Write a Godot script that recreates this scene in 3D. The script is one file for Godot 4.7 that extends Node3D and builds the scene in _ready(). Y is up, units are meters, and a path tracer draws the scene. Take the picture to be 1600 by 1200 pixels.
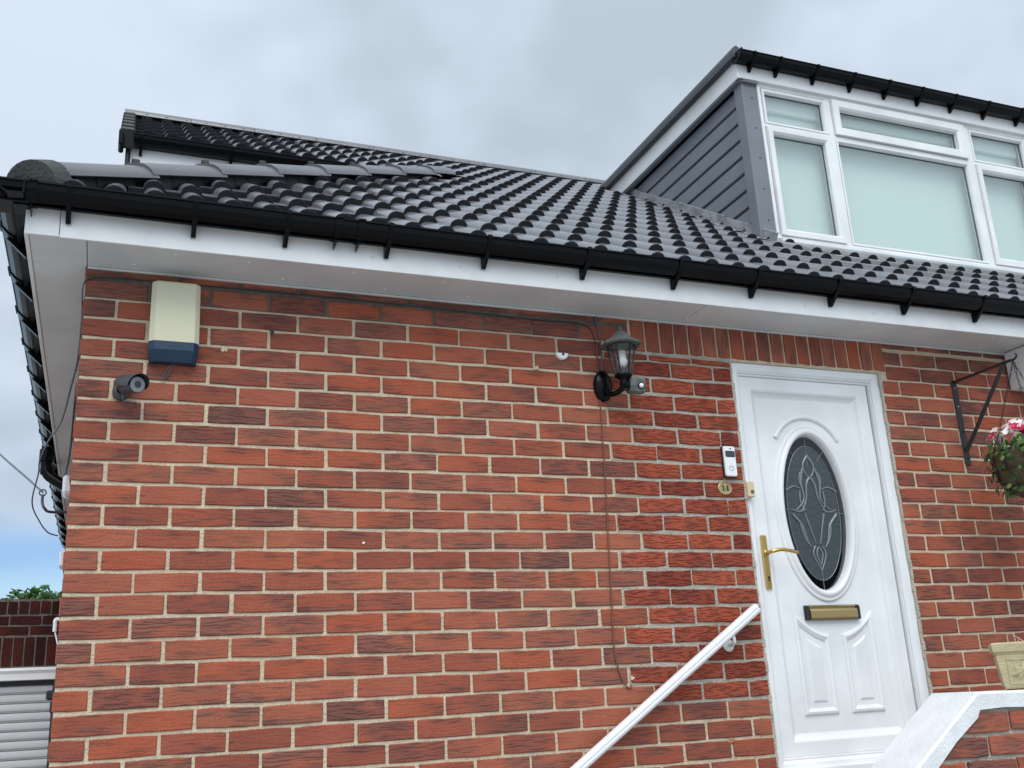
extends Node3D
# A red brick bungalow seen from its front path. Units are metres. The front wall's face is the plane z = 0, its left
# corner x = 0, and y = 0 is the bed joint two courses under the soffit; the ground lies at GROUND.

const GROUND := -3.1
const H := 0.0777            # one brick course
const B := 0.225             # one brick and its joint
const TAN := 0.6873          # tangent of the roof pitch
const COS := 0.8241
const SIN := 0.5664
const EAVE_Y := 0.235        # the pan of the lowest tile at z = EAVE_Z
const EAVE_Z := 0.31

var rng := RandomNumberGenerator.new()
var M := {}

# ---------------------------------------------------------------- shape helpers
func st() -> SurfaceTool:
	var s := SurfaceTool.new()
	s.begin(Mesh.PRIMITIVE_TRIANGLES)
	s.set_smooth_group(-1)
	return s

func tri(s: SurfaceTool, a: Vector3, b: Vector3, c: Vector3) -> void:
	s.add_vertex(a); s.add_vertex(c); s.add_vertex(b)

func quad(s: SurfaceTool, a: Vector3, b: Vector3, c: Vector3, d: Vector3) -> void:
	tri(s, a, b, c); tri(s, a, c, d)

func quad_out(s: SurfaceTool, a: Vector3, b: Vector3, c: Vector3, d: Vector3, out: Vector3) -> void:
	if (c - a).cross(d - b).dot(out) >= 0.0: quad(s, a, b, c, d)
	else: quad(s, d, c, b, a)

func box(s: SurfaceTool, lo: Vector3, hi: Vector3, bev := 0.0, xf := Transform3D()) -> void:
	var c := (lo + hi) * 0.5
	var h := (hi - lo) * 0.5
	var b := minf(bev, minf(h.x, minf(h.y, h.z)) * 0.9)
	for a in 3:
		var u := (a + 1) % 3
		var v := (a + 2) % 3
		for sg in [-1.0, 1.0]:
			var p := []
			for q in [[-1, -1], [1, -1], [1, 1], [-1, 1]]:
				var w := Vector3.ZERO
				w[a] = sg * h[a]; w[u] = q[0] * (h[u] - b); w[v] = q[1] * (h[v] - b)
				p.append(xf * (c + w))
			var o := Vector3.ZERO
			o[a] = sg
			quad_out(s, p[0], p[1], p[2], p[3], xf.basis * o)
		if b <= 0.0: continue
		for su in [-1.0, 1.0]:
			for sv in [-1.0, 1.0]:
				var p := []
				for e in [[-1, 0], [1, 0], [1, 1], [-1, 1]]:
					var w := Vector3.ZERO
					w[a] = e[0] * (h[a] - b)
					w[u] = su * (h[u] - (b if e[1] == 1 else 0.0))
					w[v] = sv * (h[v] - (0.0 if e[1] == 1 else b))
					p.append(xf * (c + w))
				var o := Vector3.ZERO
				o[u] = su; o[v] = sv
				quad_out(s, p[0], p[1], p[2], p[3], xf.basis * o)
	if b > 0.0:
		for sx in [-1.0, 1.0]:
			for sy in [-1.0, 1.0]:
				for sz in [-1.0, 1.0]:
					var p := []
					for k in 3:
						var w := Vector3(sx * (h.x - b), sy * (h.y - b), sz * (h.z - b))
						w[k] = [sx, sy, sz][k] * h[k]
						p.append(xf * (c + w))
					if (p[1] - p[0]).cross(p[2] - p[0]).dot(xf.basis * Vector3(sx, sy, sz)) > 0: tri(s, p[0], p[1], p[2])
					else: tri(s, p[0], p[2], p[1])

# a straight bar of rectangular section between two points
func bar(s: SurfaceTool, a: Vector3, b: Vector3, w: float, t: float, up := Vector3.UP, bev := 0.0) -> void:
	var z := (b - a).normalized()
	var x := up.cross(z).normalized()
	var y := z.cross(x)
	box(s, Vector3(-w / 2, -t / 2, 0), Vector3(w / 2, t / 2, (b - a).length()), bev, Transform3D(Basis(x, y, z), a))

func prism(s: SurfaceTool, poly: PackedVector2Array, xf: Transform3D, depth: float) -> void:
	if Geometry2D.is_polygon_clockwise(poly): poly.reverse()
	var idx := Geometry2D.triangulate_polygon(poly)
	var up := Vector3(0, 0, depth)
	var n := poly.size()
	for i in range(0, idx.size(), 3):
		var q := []
		for j in 3: q.append(Vector3(poly[idx[i + j]].x, poly[idx[i + j]].y, 0))
		if (q[1] - q[0]).cross(q[2] - q[0]).z < 0: q = [q[0], q[2], q[1]]
		tri(s, xf * (q[0] + up), xf * (q[1] + up), xf * (q[2] + up))
		tri(s, xf * q[0], xf * q[2], xf * q[1])
	for i in n:
		var a := Vector3(poly[i].x, poly[i].y, 0)
		var c := Vector3(poly[(i + 1) % n].x, poly[(i + 1) % n].y, 0)
		quad(s, xf * a, xf * c, xf * (c + up), xf * (a + up))

# profiles given as (z, y), run along x
func run_x(s: SurfaceTool, zy: Array, x0: float, x1: float) -> void:
	var p := PackedVector2Array()
	for q in zy: p.append(Vector2(-q[0], q[1]))
	prism(s, p, Transform3D(Basis(Vector3(0, 0, -1), Vector3(0, 1, 0), Vector3(1, 0, 0)), Vector3(x0, 0, 0)), x1 - x0)

# profiles given as (x, y), run along z
func run_z(s: SurfaceTool, xy: Array, z0: float, z1: float) -> void:
	var p := PackedVector2Array()
	for q in xy: p.append(Vector2(q[0], q[1]))
	prism(s, p, Transform3D(Basis(), Vector3(0, 0, z0)), z1 - z0)

func tube(s: SurfaceTool, pts: Array, r: float, n := 8, r_end := -1.0) -> void:
	if r_end < 0.0: r_end = r
	s.set_smooth_group(0)
	var rings := []
	var side := Vector3.ZERO
	for i in pts.size():
		var t: Vector3 = (pts[mini(i + 1, pts.size() - 1)] - pts[maxi(i - 1, 0)]).normalized()
		if side == Vector3.ZERO: side = t.cross(Vector3.UP if absf(t.y) < 0.9 else Vector3.RIGHT).normalized()
		side = (side - t * side.dot(t)).normalized()
		var o := t.cross(side)
		var rr := lerpf(r, r_end, i / maxf(1.0, pts.size() - 1.0))
		var ring := []
		for j in n: ring.append(pts[i] + (side * cos(TAU * j / n) + o * sin(TAU * j / n)) * rr)
		rings.append(ring)
	for i in rings.size() - 1:
		for j in n:
			var k := (j + 1) % n
			quad(s, rings[i][j], rings[i][k], rings[i + 1][k], rings[i + 1][j])
	s.set_smooth_group(-1)
	for e in [0, rings.size() - 1]:
		for j in range(1, n - 1):
			if e == 0: tri(s, rings[e][0], rings[e][j + 1], rings[e][j])
			else: tri(s, rings[e][0], rings[e][j], rings[e][j + 1])

func curve(pts: Array, per := 6) -> Array:
	var out := []
	for i in pts.size() - 1:
		var a: Vector3 = pts[maxi(i - 1, 0)]
		var b: Vector3 = pts[i]
		var c: Vector3 = pts[i + 1]
		var d: Vector3 = pts[mini(i + 2, pts.size() - 1)]
		for j in per: out.append(b.cubic_interpolate(c, a, d, float(j) / per))
	out.append(pts[-1])
	return out

# profile of (radius, height) turned about the local y axis
func lathe(s: SurfaceTool, prof: Array, n: int, xf: Transform3D, smooth := true, phase := 0.0) -> void:
	s.set_smooth_group(0 if smooth else -1)
	for i in prof.size() - 1:
		for j in n:
			var p := []
			for q in [[i, j], [i, j + 1], [i + 1, j + 1], [i + 1, j]]:
				var a: float = TAU * q[1] / n + phase
				p.append(xf * Vector3(prof[q[0]][0] * cos(a), prof[q[0]][1], -prof[q[0]][0] * sin(a)))
			if prof[i][0] < 1e-5: tri(s, p[0], p[2], p[3])
			elif prof[i + 1][0] < 1e-5: tri(s, p[0], p[1], p[2])
			else: quad(s, p[0], p[1], p[2], p[3])
	s.set_smooth_group(-1)

# ---------------------------------------------------------------- scene tree helpers
func put(called: String, s: SurfaceTool, m: Material, parent: Node3D = self) -> MeshInstance3D:
	s.generate_normals()
	return hang(called, s.commit(), m, parent)

func hang(called: String, mesh: Mesh, m: Material, parent: Node3D = self, at := Vector3.ZERO) -> MeshInstance3D:
	var o := MeshInstance3D.new()
	o.name = called
	o.mesh = mesh
	o.material_override = m
	parent.add_child(o, true)
	o.position = at
	if parent.has_meta("base"): o.position = at - (parent.get_meta("base") as Vector3)
	return o

# a thing: an empty at its base; the parts below it are given in world coordinates
func thing(called: String, label: String, category: String, at: Vector3, group := "") -> Node3D:
	var o := Node3D.new()
	o.name = called
	add_child(o, true)
	o.position = at
	o.set_meta("base", at)
	tag(o, label, category, group)
	return o

func tag(o: Node3D, label: String, category: String, group := "") -> void:
	o.set_meta("label", label)
	o.set_meta("category", category)
	if group: o.set_meta("group", group)

func stuff(o: Node3D) -> Node3D:
	o.set_meta("kind", "stuff")
	return o

# ---------------------------------------------------------------- materials
func lin(r: float, g: float, b: float) -> Color:
	return Color(r, g, b).linear_to_srgb()

func mat(c: Color, rough := 0.6, metal := 0.0, spec := 0.5) -> StandardMaterial3D:
	var m := StandardMaterial3D.new()
	m.albedo_color = c
	m.roughness = rough
	m.metallic = metal
	m.metallic_specular = spec
	return m

func noise(freq: float, octaves := 4, sd := 1, gain := 0.5) -> FastNoiseLite:
	var n := FastNoiseLite.new()
	n.seed = sd
	n.noise_type = FastNoiseLite.TYPE_SIMPLEX_SMOOTH
	n.frequency = freq
	n.fractal_octaves = octaves
	n.fractal_gain = gain
	return n

# a tiling noise picture as numbers 0..255, stretched sideways when w0 is less than w
func field(w: int, h: int, freq: float, sd: int, octaves := 4, stretch := 1) -> PackedByteArray:
	var im := noise(freq, octaves, sd).get_seamless_image(w / stretch, h)
	im.convert(Image.FORMAT_L8)
	if stretch > 1: im.resize(w, h, Image.INTERPOLATE_CUBIC)
	return im.get_data()

func tex_rgb(w: int, h: int, data: PackedByteArray) -> ImageTexture:
	var im := Image.create_from_data(w, h, false, Image.FORMAT_RGB8, data)
	return ImageTexture.create_from_image(im)

func tex_grey(w: int, h: int, data: PackedByteArray) -> ImageTexture:
	var im := Image.create_from_data(w, h, false, Image.FORMAT_L8, data)
	return ImageTexture.create_from_image(im)

# mottled texture from two colours (given linear) and layered noise
func mottle(a: Color, b: Color, size: int, f1: float, f2: float, sd: int, grain := 0.35) -> ImageTexture:
	var n1 := field(size, size, f1, sd)
	var n2 := field(size, size, f2, sd + 7, 2)
	var out := PackedByteArray()
	out.resize(size * size * 3)
	for i in size * size:
		var t := clampf((n1[i] / 255.0 - 0.5) * 1.8 + 0.5, 0, 1)
		t = clampf(t * (1.0 - grain) + (n2[i] / 255.0) * grain, 0, 1)
		var c := a.lerp(b, t).linear_to_srgb()
		out[i * 3] = int(c.r * 255); out[i * 3 + 1] = int(c.g * 255); out[i * 3 + 2] = int(c.b * 255)
	return tex_rgb(size, size, out)

func triplanar(m: StandardMaterial3D, scale: float, world := true) -> StandardMaterial3D:
	m.uv1_triplanar = true
	m.uv1_world_triplanar = world
	m.uv1_scale = Vector3.ONE * scale
	return m

func relief(m: StandardMaterial3D, t: Texture2D, cm: float) -> StandardMaterial3D:
	m.heightmap_enabled = true
	m.heightmap_texture = t
	m.heightmap_scale = cm
	return m

var fine_grain: ImageTexture
var cloudy_grain: ImageTexture

# streaky rustic brick: (albedo picture, relief picture); how much of it is burnt dark is set by `burnt`
func brick_pictures(sd: int, burnt: float, coarse: bool) -> Array:
	var w := 768
	var h := 384
	var blotch := field(w, h, 0.011, sd, 4, 2)
	var streak := field(w, h, 0.045, sd + 3, 3, 8)
	var warp := field(w, h, 0.02, sd + 17, 2, 2)
	var thin := field(w, h, 0.16, sd + 5, 3, 8 if coarse else 12)
	var grit := field(w, h, 0.22, sd + 9, 2)
	var red := Color(0.345, 0.099, 0.060)
	var tan := Color(0.39, 0.126, 0.073)
	var dark := Color(0.20, 0.092, 0.072)
	var alb := PackedByteArray()
	var hgt := PackedByteArray()
	alb.resize(w * h * 3)
	hgt.resize(w * h)
	for y in h:
		for x in w:
			var i := y * w + x
			var yy := posmod(y + int((warp[i] - 128) * 0.03), h)
			var j := yy * w + x
			var b := blotch[i] / 255.0
			var sk := streak[j] / 255.0
			var th := thin[j] / 255.0
			var g := grit[i] / 255.0
			var k := smoothstep(0.45 - burnt * 0.5, 1.15 - burnt * 0.5, b + (sk - 0.5) * 0.8 + (g - 0.5) * 0.15)
			var c := red.lerp(tan, clampf((1.0 - b) * 1.1 - 0.25 + (sk - 0.5) * 0.5, 0, 1)).lerp(dark, k * 0.8)
			var groove := smoothstep(0.48, 0.66, th) * 0.85 if coarse else smoothstep(0.46, 0.70, th) * (0.28 + 0.62 * k) + smoothstep(0.74, 0.95, g) * 0.3
			c = c * (0.72 + 0.56 * g)
			c = c.lerp(Color(0.09, 0.042, 0.036), clampf(groove * (0.62 if coarse else 0.55), 0, 0.9))
			var e := c.linear_to_srgb()
			alb[i * 3] = int(clampf(e.r, 0, 1) * 255); alb[i * 3 + 1] = int(clampf(e.g, 0, 1) * 255); alb[i * 3 + 2] = int(clampf(e.b, 0, 1) * 255)
			hgt[i] = int(clampf(0.75 - groove * 0.65 + (g - 0.5) * 0.25, 0, 1) * 255)
	return [tex_rgb(w, h, alb), tex_grey(w, h, hgt)]

func brick_mats(key: String, pics: Array, tints: Array, cm: float) -> void:
	var list := []
	for p in pics:
		for t in tints:
			var m := mat(Color(t[0], t[1], t[2]), 0.92, 0, 0.3)
			m.albedo_texture = p[0]
			relief(m, p[1], cm)
			list.append(m)
	M[key] = list

func make_materials() -> void:
	fine_grain = tex_grey(256, 256, field(256, 256, 0.12, 41, 3))
	cloudy_grain = tex_grey(256, 256, field(256, 256, 0.02, 43, 5))
	var red := [brick_pictures(11, 0.22, false), brick_pictures(23, 0.55, false)]
	var hot := brick_pictures(61, 0.02, false)
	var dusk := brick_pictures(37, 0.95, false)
	var drag := [brick_pictures(53, 0.05, true)]
	brick_mats("brick", red + [hot], [[1, 1, 1], [0.94, 0.92, 0.93], [1.0, 0.95, 0.91], [0.88, 0.88, 0.91], [0.97, 1.0, 1.0]], 0.3)
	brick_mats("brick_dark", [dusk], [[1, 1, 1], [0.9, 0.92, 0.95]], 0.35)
	brick_mats("brick_drag", drag, [[1, 0.88, 0.84], [0.92, 0.80, 0.78], [0.96, 0.84, 0.80], [0.84, 0.72, 0.72]], 0.5)
	brick_mats("brick_garage", [dusk], [[0.46, 0.40, 0.42], [0.38, 0.36, 0.39], [0.52, 0.42, 0.42]], 0.3)

	var m := mat(Color.WHITE, 0.95, 0, 0.25)
	m.albedo_texture = mottle(Color(0.49, 0.40, 0.285), Color(0.63, 0.53, 0.385), 256, 0.02, 0.2, 3)
	M.mortar = relief(triplanar(m, 2.3), fine_grain, 0.4)
	m = mat(Color.WHITE, 0.95, 0, 0.25)
	m.albedo_texture = mottle(Color(0.34, 0.31, 0.255), Color(0.47, 0.435, 0.365), 256, 0.02, 0.2, 5)
	M.mortar_grey = relief(triplanar(m, 2.3), fine_grain, 0.5)
	m = mat(Color.WHITE, 0.95, 0, 0.25)
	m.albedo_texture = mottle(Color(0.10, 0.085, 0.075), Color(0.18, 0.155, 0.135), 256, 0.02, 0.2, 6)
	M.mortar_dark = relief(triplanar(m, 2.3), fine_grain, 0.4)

	# white plastic: clean, with a faint film of dirt
	m = mat(Color.WHITE, 0.32, 0, 0.5)
	m.albedo_texture = mottle(Color(0.70, 0.715, 0.72), Color(0.80, 0.815, 0.82), 256, 0.012, 0.05, 71, 0.15)
	M.upvc = triplanar(m, 0.7)
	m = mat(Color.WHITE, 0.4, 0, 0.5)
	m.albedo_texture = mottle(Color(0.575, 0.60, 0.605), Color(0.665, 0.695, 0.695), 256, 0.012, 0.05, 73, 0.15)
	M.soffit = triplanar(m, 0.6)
	m = mat(Color.WHITE, 0.35, 0, 0.5)
	m.albedo_texture = mottle(Color(0.66, 0.67, 0.66), Color(0.80, 0.81, 0.81), 256, 0.01, 0.06, 75, 0.2)
	M.fascia = triplanar(m, 0.8)
	M.black_plastic = mat(lin(0.0025, 0.003, 0.004), 0.22, 0, 0.27)
	M.black_dull = mat(lin(0.012, 0.013, 0.015), 0.5, 0, 0.5)
	M.rubber = mat(lin(0.02, 0.022, 0.025), 0.6)
	M.cable_grey = mat(lin(0.10, 0.11, 0.13), 0.5)
	M.cable_brown = mat(lin(0.17, 0.07, 0.05), 0.6)
	M.grey_board = mat(lin(0.088, 0.105, 0.135), 0.45, 0, 0.5)
	var gb: StandardMaterial3D = M.grey_board
	gb.albedo_color = Color.WHITE
	gb.albedo_texture = mottle(Color(0.155, 0.172, 0.196), Color(0.182, 0.198, 0.224), 256, 0.012, 0.05, 77, 0.2)
	triplanar(gb, 0.8)
	m = mat(Color.WHITE, 0.6, 0, 0.5)
	m.albedo_texture = mottle(Color(0.16, 0.17, 0.18), Color(0.30, 0.31, 0.32), 256, 0.02, 0.1, 79)
	M.lead = relief(triplanar(m, 1.2), cloudy_grain, 1.5)

	# concrete roof tiles, smooth dark grey; four shades
	var tiles := []
	for k in 4:
		var f: float = [1.0, 0.86, 1.14, 0.95][k]
		m = mat(Color.WHITE, 0.2, 0, 0.85)
		m.albedo_texture = mottle(Color(0.115, 0.118, 0.128) * f, Color(0.175, 0.178, 0.188) * f, 256, 0.015, 0.14, 81 + k, 0.4)
		relief(triplanar(m, 1.1), fine_grain, 0.05)
		tiles.append(m)
	M.tile = tiles
	M.tile_edge_shade = mat(lin(0.022, 0.024, 0.028), 0.8, 0, 0.3)  # tile front ends: shade painted into the colour, far darker than the tops
	M.trim_dark = mat(lin(0.045, 0.05, 0.056), 0.5, 0, 0.5)
	m = mat(Color.WHITE, 0.36, 0, 0.7)
	m.albedo_texture = mottle(Color(0.075, 0.077, 0.083), Color(0.125, 0.127, 0.134), 256, 0.012, 0.12, 91, 0.35)
	M.ridge = relief(triplanar(m, 0.9), fine_grain, 0.15)
	m = mat(Color.WHITE, 0.9, 0, 0.3)
	m.albedo_texture = mottle(Color(0.050, 0.056, 0.055), Color(0.10, 0.108, 0.106), 256, 0.02, 0.2, 93)
	M.ridge_block = relief(triplanar(m, 1.6), fine_grain, 0.6)

	m = mat(lin(0.60, 0.72, 0.72), 0.03, 0, 0.5)
	m.albedo_color.a = 0.12
	m.transparency = BaseMaterial3D.TRANSPARENCY_ALPHA
	M.pane = m
	M.blind = mat(lin(0.60, 0.745, 0.70), 0.9)
	m = mat(lin(0.006, 0.008, 0.010), 0.02, 0, 0.5)
	m.albedo_color.a = 0.55
	m.transparency = BaseMaterial3D.TRANSPARENCY_ALPHA
	M.dark_glass = m
	m = mat(lin(0.055, 0.072, 0.078), 0.2, 0, 0.5)
	m.albedo_color.a = 0.8
	m.transparency = BaseMaterial3D.TRANSPARENCY_ALPHA
	M.etched_glass = relief(triplanar(m, 7.0), cloudy_grain, 0.12)
	m = mat(lin(0.15, 0.18, 0.19), 0.12, 0, 0.8)
	M.bevel_glass = m
	m = mat(lin(0.4, 0.42, 0.43), 0.05, 0, 0.4)
	m.albedo_color.a = 0.07
	m.transparency = BaseMaterial3D.TRANSPARENCY_ALPHA
	M.lamp_glass = m
	M.lead_came = mat(lin(0.22, 0.25, 0.27), 0.35, 0.7)
	M.brass = mat(lin(0.62, 0.42, 0.13), 0.28, 1.0)
	M.gold_satin = mat(lin(0.55, 0.42, 0.20), 0.35, 1.0)
	M.dark_void = mat(lin(0.015, 0.015, 0.016), 0.9)
	M.cream_plastic = mat(lin(0.62, 0.60, 0.43), 0.4)
	M.cream_old = mat(lin(0.60, 0.50, 0.30), 0.45)
	M.blue_plastic = mat(lin(0.005, 0.030, 0.070), 0.35)
	M.cam_grey = mat(lin(0.055, 0.058, 0.068), 0.42, 0.1)
	M.lens_ring = mat(lin(0.28, 0.31, 0.34), 0.3, 0.3)
	M.lens = mat(lin(0.01, 0.012, 0.016), 0.06, 0, 0.7)
	M.white_gloss = mat(lin(0.78, 0.79, 0.80), 0.2, 0, 0.5)
	M.weathered_grey = mat(Color.WHITE, 0.6)
	m = M.weathered_grey
	m.albedo_texture = mottle(Color(0.045, 0.052, 0.05), Color(0.16, 0.175, 0.165), 128, 0.03, 0.2, 97)
	triplanar(m, 6.0)
	M.bulb = mat(lin(0.75, 0.75, 0.72), 0.25)
	m = mat(Color.WHITE, 0.85, 0, 0.35)
	m.albedo_texture = mottle(Color(0.66, 0.68, 0.69), Color(0.80, 0.815, 0.825), 256, 0.015, 0.15, 101, 0.3)
	M.paint_white = relief(triplanar(m, 2.2), fine_grain, 0.16)
	m = mat(Color.WHITE, 0.95, 0, 0.3)
	m.albedo_texture = mottle(Color(0.40, 0.34, 0.20), Color(0.56, 0.49, 0.31), 256, 0.02, 0.2, 103)
	M.stone = relief(triplanar(m, 3.0), fine_grain, 0.3)
	m = mat(Color.WHITE, 0.95, 0, 0.3)
	m.albedo_texture = mottle(Color(0.32, 0.32, 0.31), Color(0.46, 0.455, 0.44), 256, 0.02, 0.2, 105)
	M.concrete = relief(triplanar(m, 0.5), fine_grain, 0.8)
	M.shutter = mat(lin(0.52, 0.54, 0.55), 0.4)
	M.coir = mat(Color.WHITE, 0.95)
	m = M.coir
	m.albedo_texture = mottle(Color(0.09, 0.055, 0.03), Color(0.22, 0.15, 0.085), 128, 0.05, 0.3, 107)
	relief(triplanar(m, 5.0), fine_grain, 0.8)
	for q in [["leaf_dark", 0.025, 0.06, 0.018], ["leaf_mid", 0.05, 0.125, 0.03], ["leaf_light", 0.16, 0.27, 0.07], ["leaf_blue", 0.02, 0.05, 0.04]]:
		m = mat(lin(q[1], q[2], q[3]), 0.55, 0, 0.4)
		m.backlight_enabled = true
		m.backlight = lin(q[1] * 0.5, q[2] * 0.5, q[3] * 0.4)
		M[q[0]] = m
	M.petal_white = mat(lin(0.80, 0.78, 0.74), 0.7)
	M.petal_pink = mat(lin(0.75, 0.42, 0.50), 0.7)
	M.petal_red = mat(lin(0.62, 0.03, 0.10), 0.7)
	M.clay_stain = mat(lin(0.40, 0.165, 0.085), 0.95)
	M.bark = mat(lin(0.08, 0.06, 0.045), 0.9)
	M.twig = mat(lin(0.55, 0.48, 0.36), 0.8)

# ---------------------------------------------------------------- sky
func sky_picture() -> ImageTexture:
	var w := 1024
	var h := 512
	var big := noise(0.9, 4, 5, 0.5)
	var small := noise(2.6, 4, 9, 0.55)
	var data := PackedFloat32Array()
	data.resize(w * h * 3)
	for y in h:
		var el := (0.5 - (y + 0.5) / h) * PI
		var s := sin(el)
		for x in w:
			var az := fposmod((x + 0.5) / w + 0.5, 1.0) * TAU - PI      # the picture starts at -z
			var d := Vector3(sin(az) * cos(el), s, -cos(az) * cos(el))
			var c := Color(0.30, 0.30, 0.29)
			if el > -0.02:
				var q := d / (maxf(s, 0.0) + 0.30)
				var n1 := big.get_noise_3d(q.x * 1.3, 3.0, q.z * 1.3)
				var n2 := small.get_noise_3d(q.x, 7.0, q.z)
				var n3 := small.get_noise_3d(q.x * 3.1 + 40.0, 2.0, q.z * 3.1)
				var t := clampf(0.52 + n1 * 1.15 + n2 * 0.75 + n3 * 0.3, 0, 1)
				c = Color(0.475, 0.555, 0.645).lerp(Color(0.655, 0.745, 0.87), t)
				c = c * 0.80 * (1.0 + 0.35 * clampf(s, 0, 1) ** 2)
				# thinner cloud towards the hidden sun, behind the viewer
				c = c * (1.0 + 0.55 * clampf(d.dot(Vector3(-0.19, 0.62, 0.76)) + 0.25, 0, 1.25) ** 2)
				# pale cloud low down and a break of clear sky beneath it
				var low := smoothstep(0.34, 0.17, el)
				c = c.lerp(Color(0.50, 0.60, 0.76), low * 0.75 * (0.55 + 0.45 * t))
				var side := smoothstep(1.1, 0.5, absf(az + 0.25))
				var gap := smoothstep(0.175, 0.135, el + n1 * 0.02) * side
				c = c.lerp(Color(0.16, 0.42, 0.80).lerp(Color(0.36, 0.66, 0.84), smoothstep(0.14, 0.105, el)), gap * 0.55)
			var i := (y * w + x) * 3
			data[i] = c.r; data[i + 1] = c.g; data[i + 2] = c.b
	return ImageTexture.create_from_image(Image.create_from_data(w, h, false, Image.FORMAT_RGBF, data.to_byte_array()))

# ---------------------------------------------------------------- bricks
var brick_cache := {}

# a brick with a rough outline, its face at z = 0 and its back at z = -0.014; uv in metres with a random offset
func brick_mesh(w: float, h: float, variant: int, rough := 1.0, upright := false, chip := 0.0) -> ArrayMesh:
	var key := "%d_%d_%d_%d" % [int(w * 2000), int(h * 2000), variant, int(upright)]
	if brick_cache.has(key): return brick_cache[key]
	var r := RandomNumberGenerator.new()
	r.seed = hash(key)
	var s := SurfaceTool.new()
	s.begin(Mesh.PRIMITIVE_TRIANGLES)
	s.set_smooth_group(-1)
	var off := Vector2(r.randf(), r.randf())
	var n := 5 if w > 0.15 else 3
	var top := []
	var bot := []
	var slope := r.randf_range(-0.0012, 0.0012) * rough
	for i in n:
		var t := float(i) / (n - 1)
		var x := lerpf(-w / 2, w / 2, t)
		var e := 0.0012 if i == 0 or i == n - 1 else 0.0
		var jx := r.randf_range(-0.001, 0.001) * rough
		top.append(Vector2(x + jx, h / 2 - e + slope * (t - 0.5) * 2 + r.randf_range(-0.0014, 0.0010) * rough))
		bot.append(Vector2(x + r.randf_range(-0.001, 0.001) * rough, -h / 2 + e + slope * (t - 0.5) * 2 + r.randf_range(-0.0010, 0.0014) * rough))
	var loop := []
	for i in n: loop.append(bot[i])
	loop.append(Vector2(w / 2 + 0.0008, r.randf_range(-0.01, 0.01)))
	for i in n: loop.append(top[n - 1 - i])
	loop.append(Vector2(-w / 2 - 0.0008, r.randf_range(-0.01, 0.01)))
	var m := loop.size()
	var inner := []
	var cb := 0.0032
	for p in loop: inner.append(Vector2(p.x * (1.0 - 2.0 * cb / w), p.y * (1.0 - 2.0 * cb / h)))
	var uvat := func(p: Vector2) -> Vector2:
		var q := Vector2(p.y, p.x) if upright else p
		return Vector2(q.x / 1.2 + off.x, -q.y / 0.6 + off.y)
	var vert := func(p: Vector2, z: float) -> void:
		s.set_uv(uvat.call(p + Vector2(0, z)))
		s.add_vertex(Vector3(p.x, p.y, z))
	var face := func(a: Vector2, az: float, b: Vector2, bz: float, c: Vector2, cz: float) -> void:
		vert.call(a, az); vert.call(c, cz); vert.call(b, bz)
	# front: a strip between the lower and upper outline, then the two end triangles
	for i in n - 1:
		var a: Vector2 = inner[i]
		var b: Vector2 = inner[i + 1]
		var c: Vector2 = inner[2 * n - i - 1]
		var d: Vector2 = inner[2 * n - i]
		face.call(a, 0.0, b, 0.0, c, 0.0); face.call(a, 0.0, c, 0.0, d, 0.0)
	face.call(inner[n - 1], 0.0, inner[n], 0.0, inner[n + 1], 0.0)
	face.call(inner[2 * n], 0.0, inner[2 * n + 1], 0.0, inner[0], 0.0)
	for i in m:
		var j := (i + 1) % m
		face.call(loop[i], -0.003, loop[j], -0.003, inner[j], 0.0)
		face.call(loop[i], -0.003, inner[j], 0.0, inner[i], 0.0)
		face.call(loop[i], -0.014, loop[j], -0.014, loop[j], -0.003)
		face.call(loop[i], -0.014, loop[j], -0.003, loop[i], -0.003)
	s.generate_normals()
	var out := s.commit()
	brick_cache[key] = out
	return out

func pick(key: String) -> Material:
	return M[key][rng.randi() % M[key].size()]

# ---------------------------------------------------------------- the house
var house: Node3D

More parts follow.
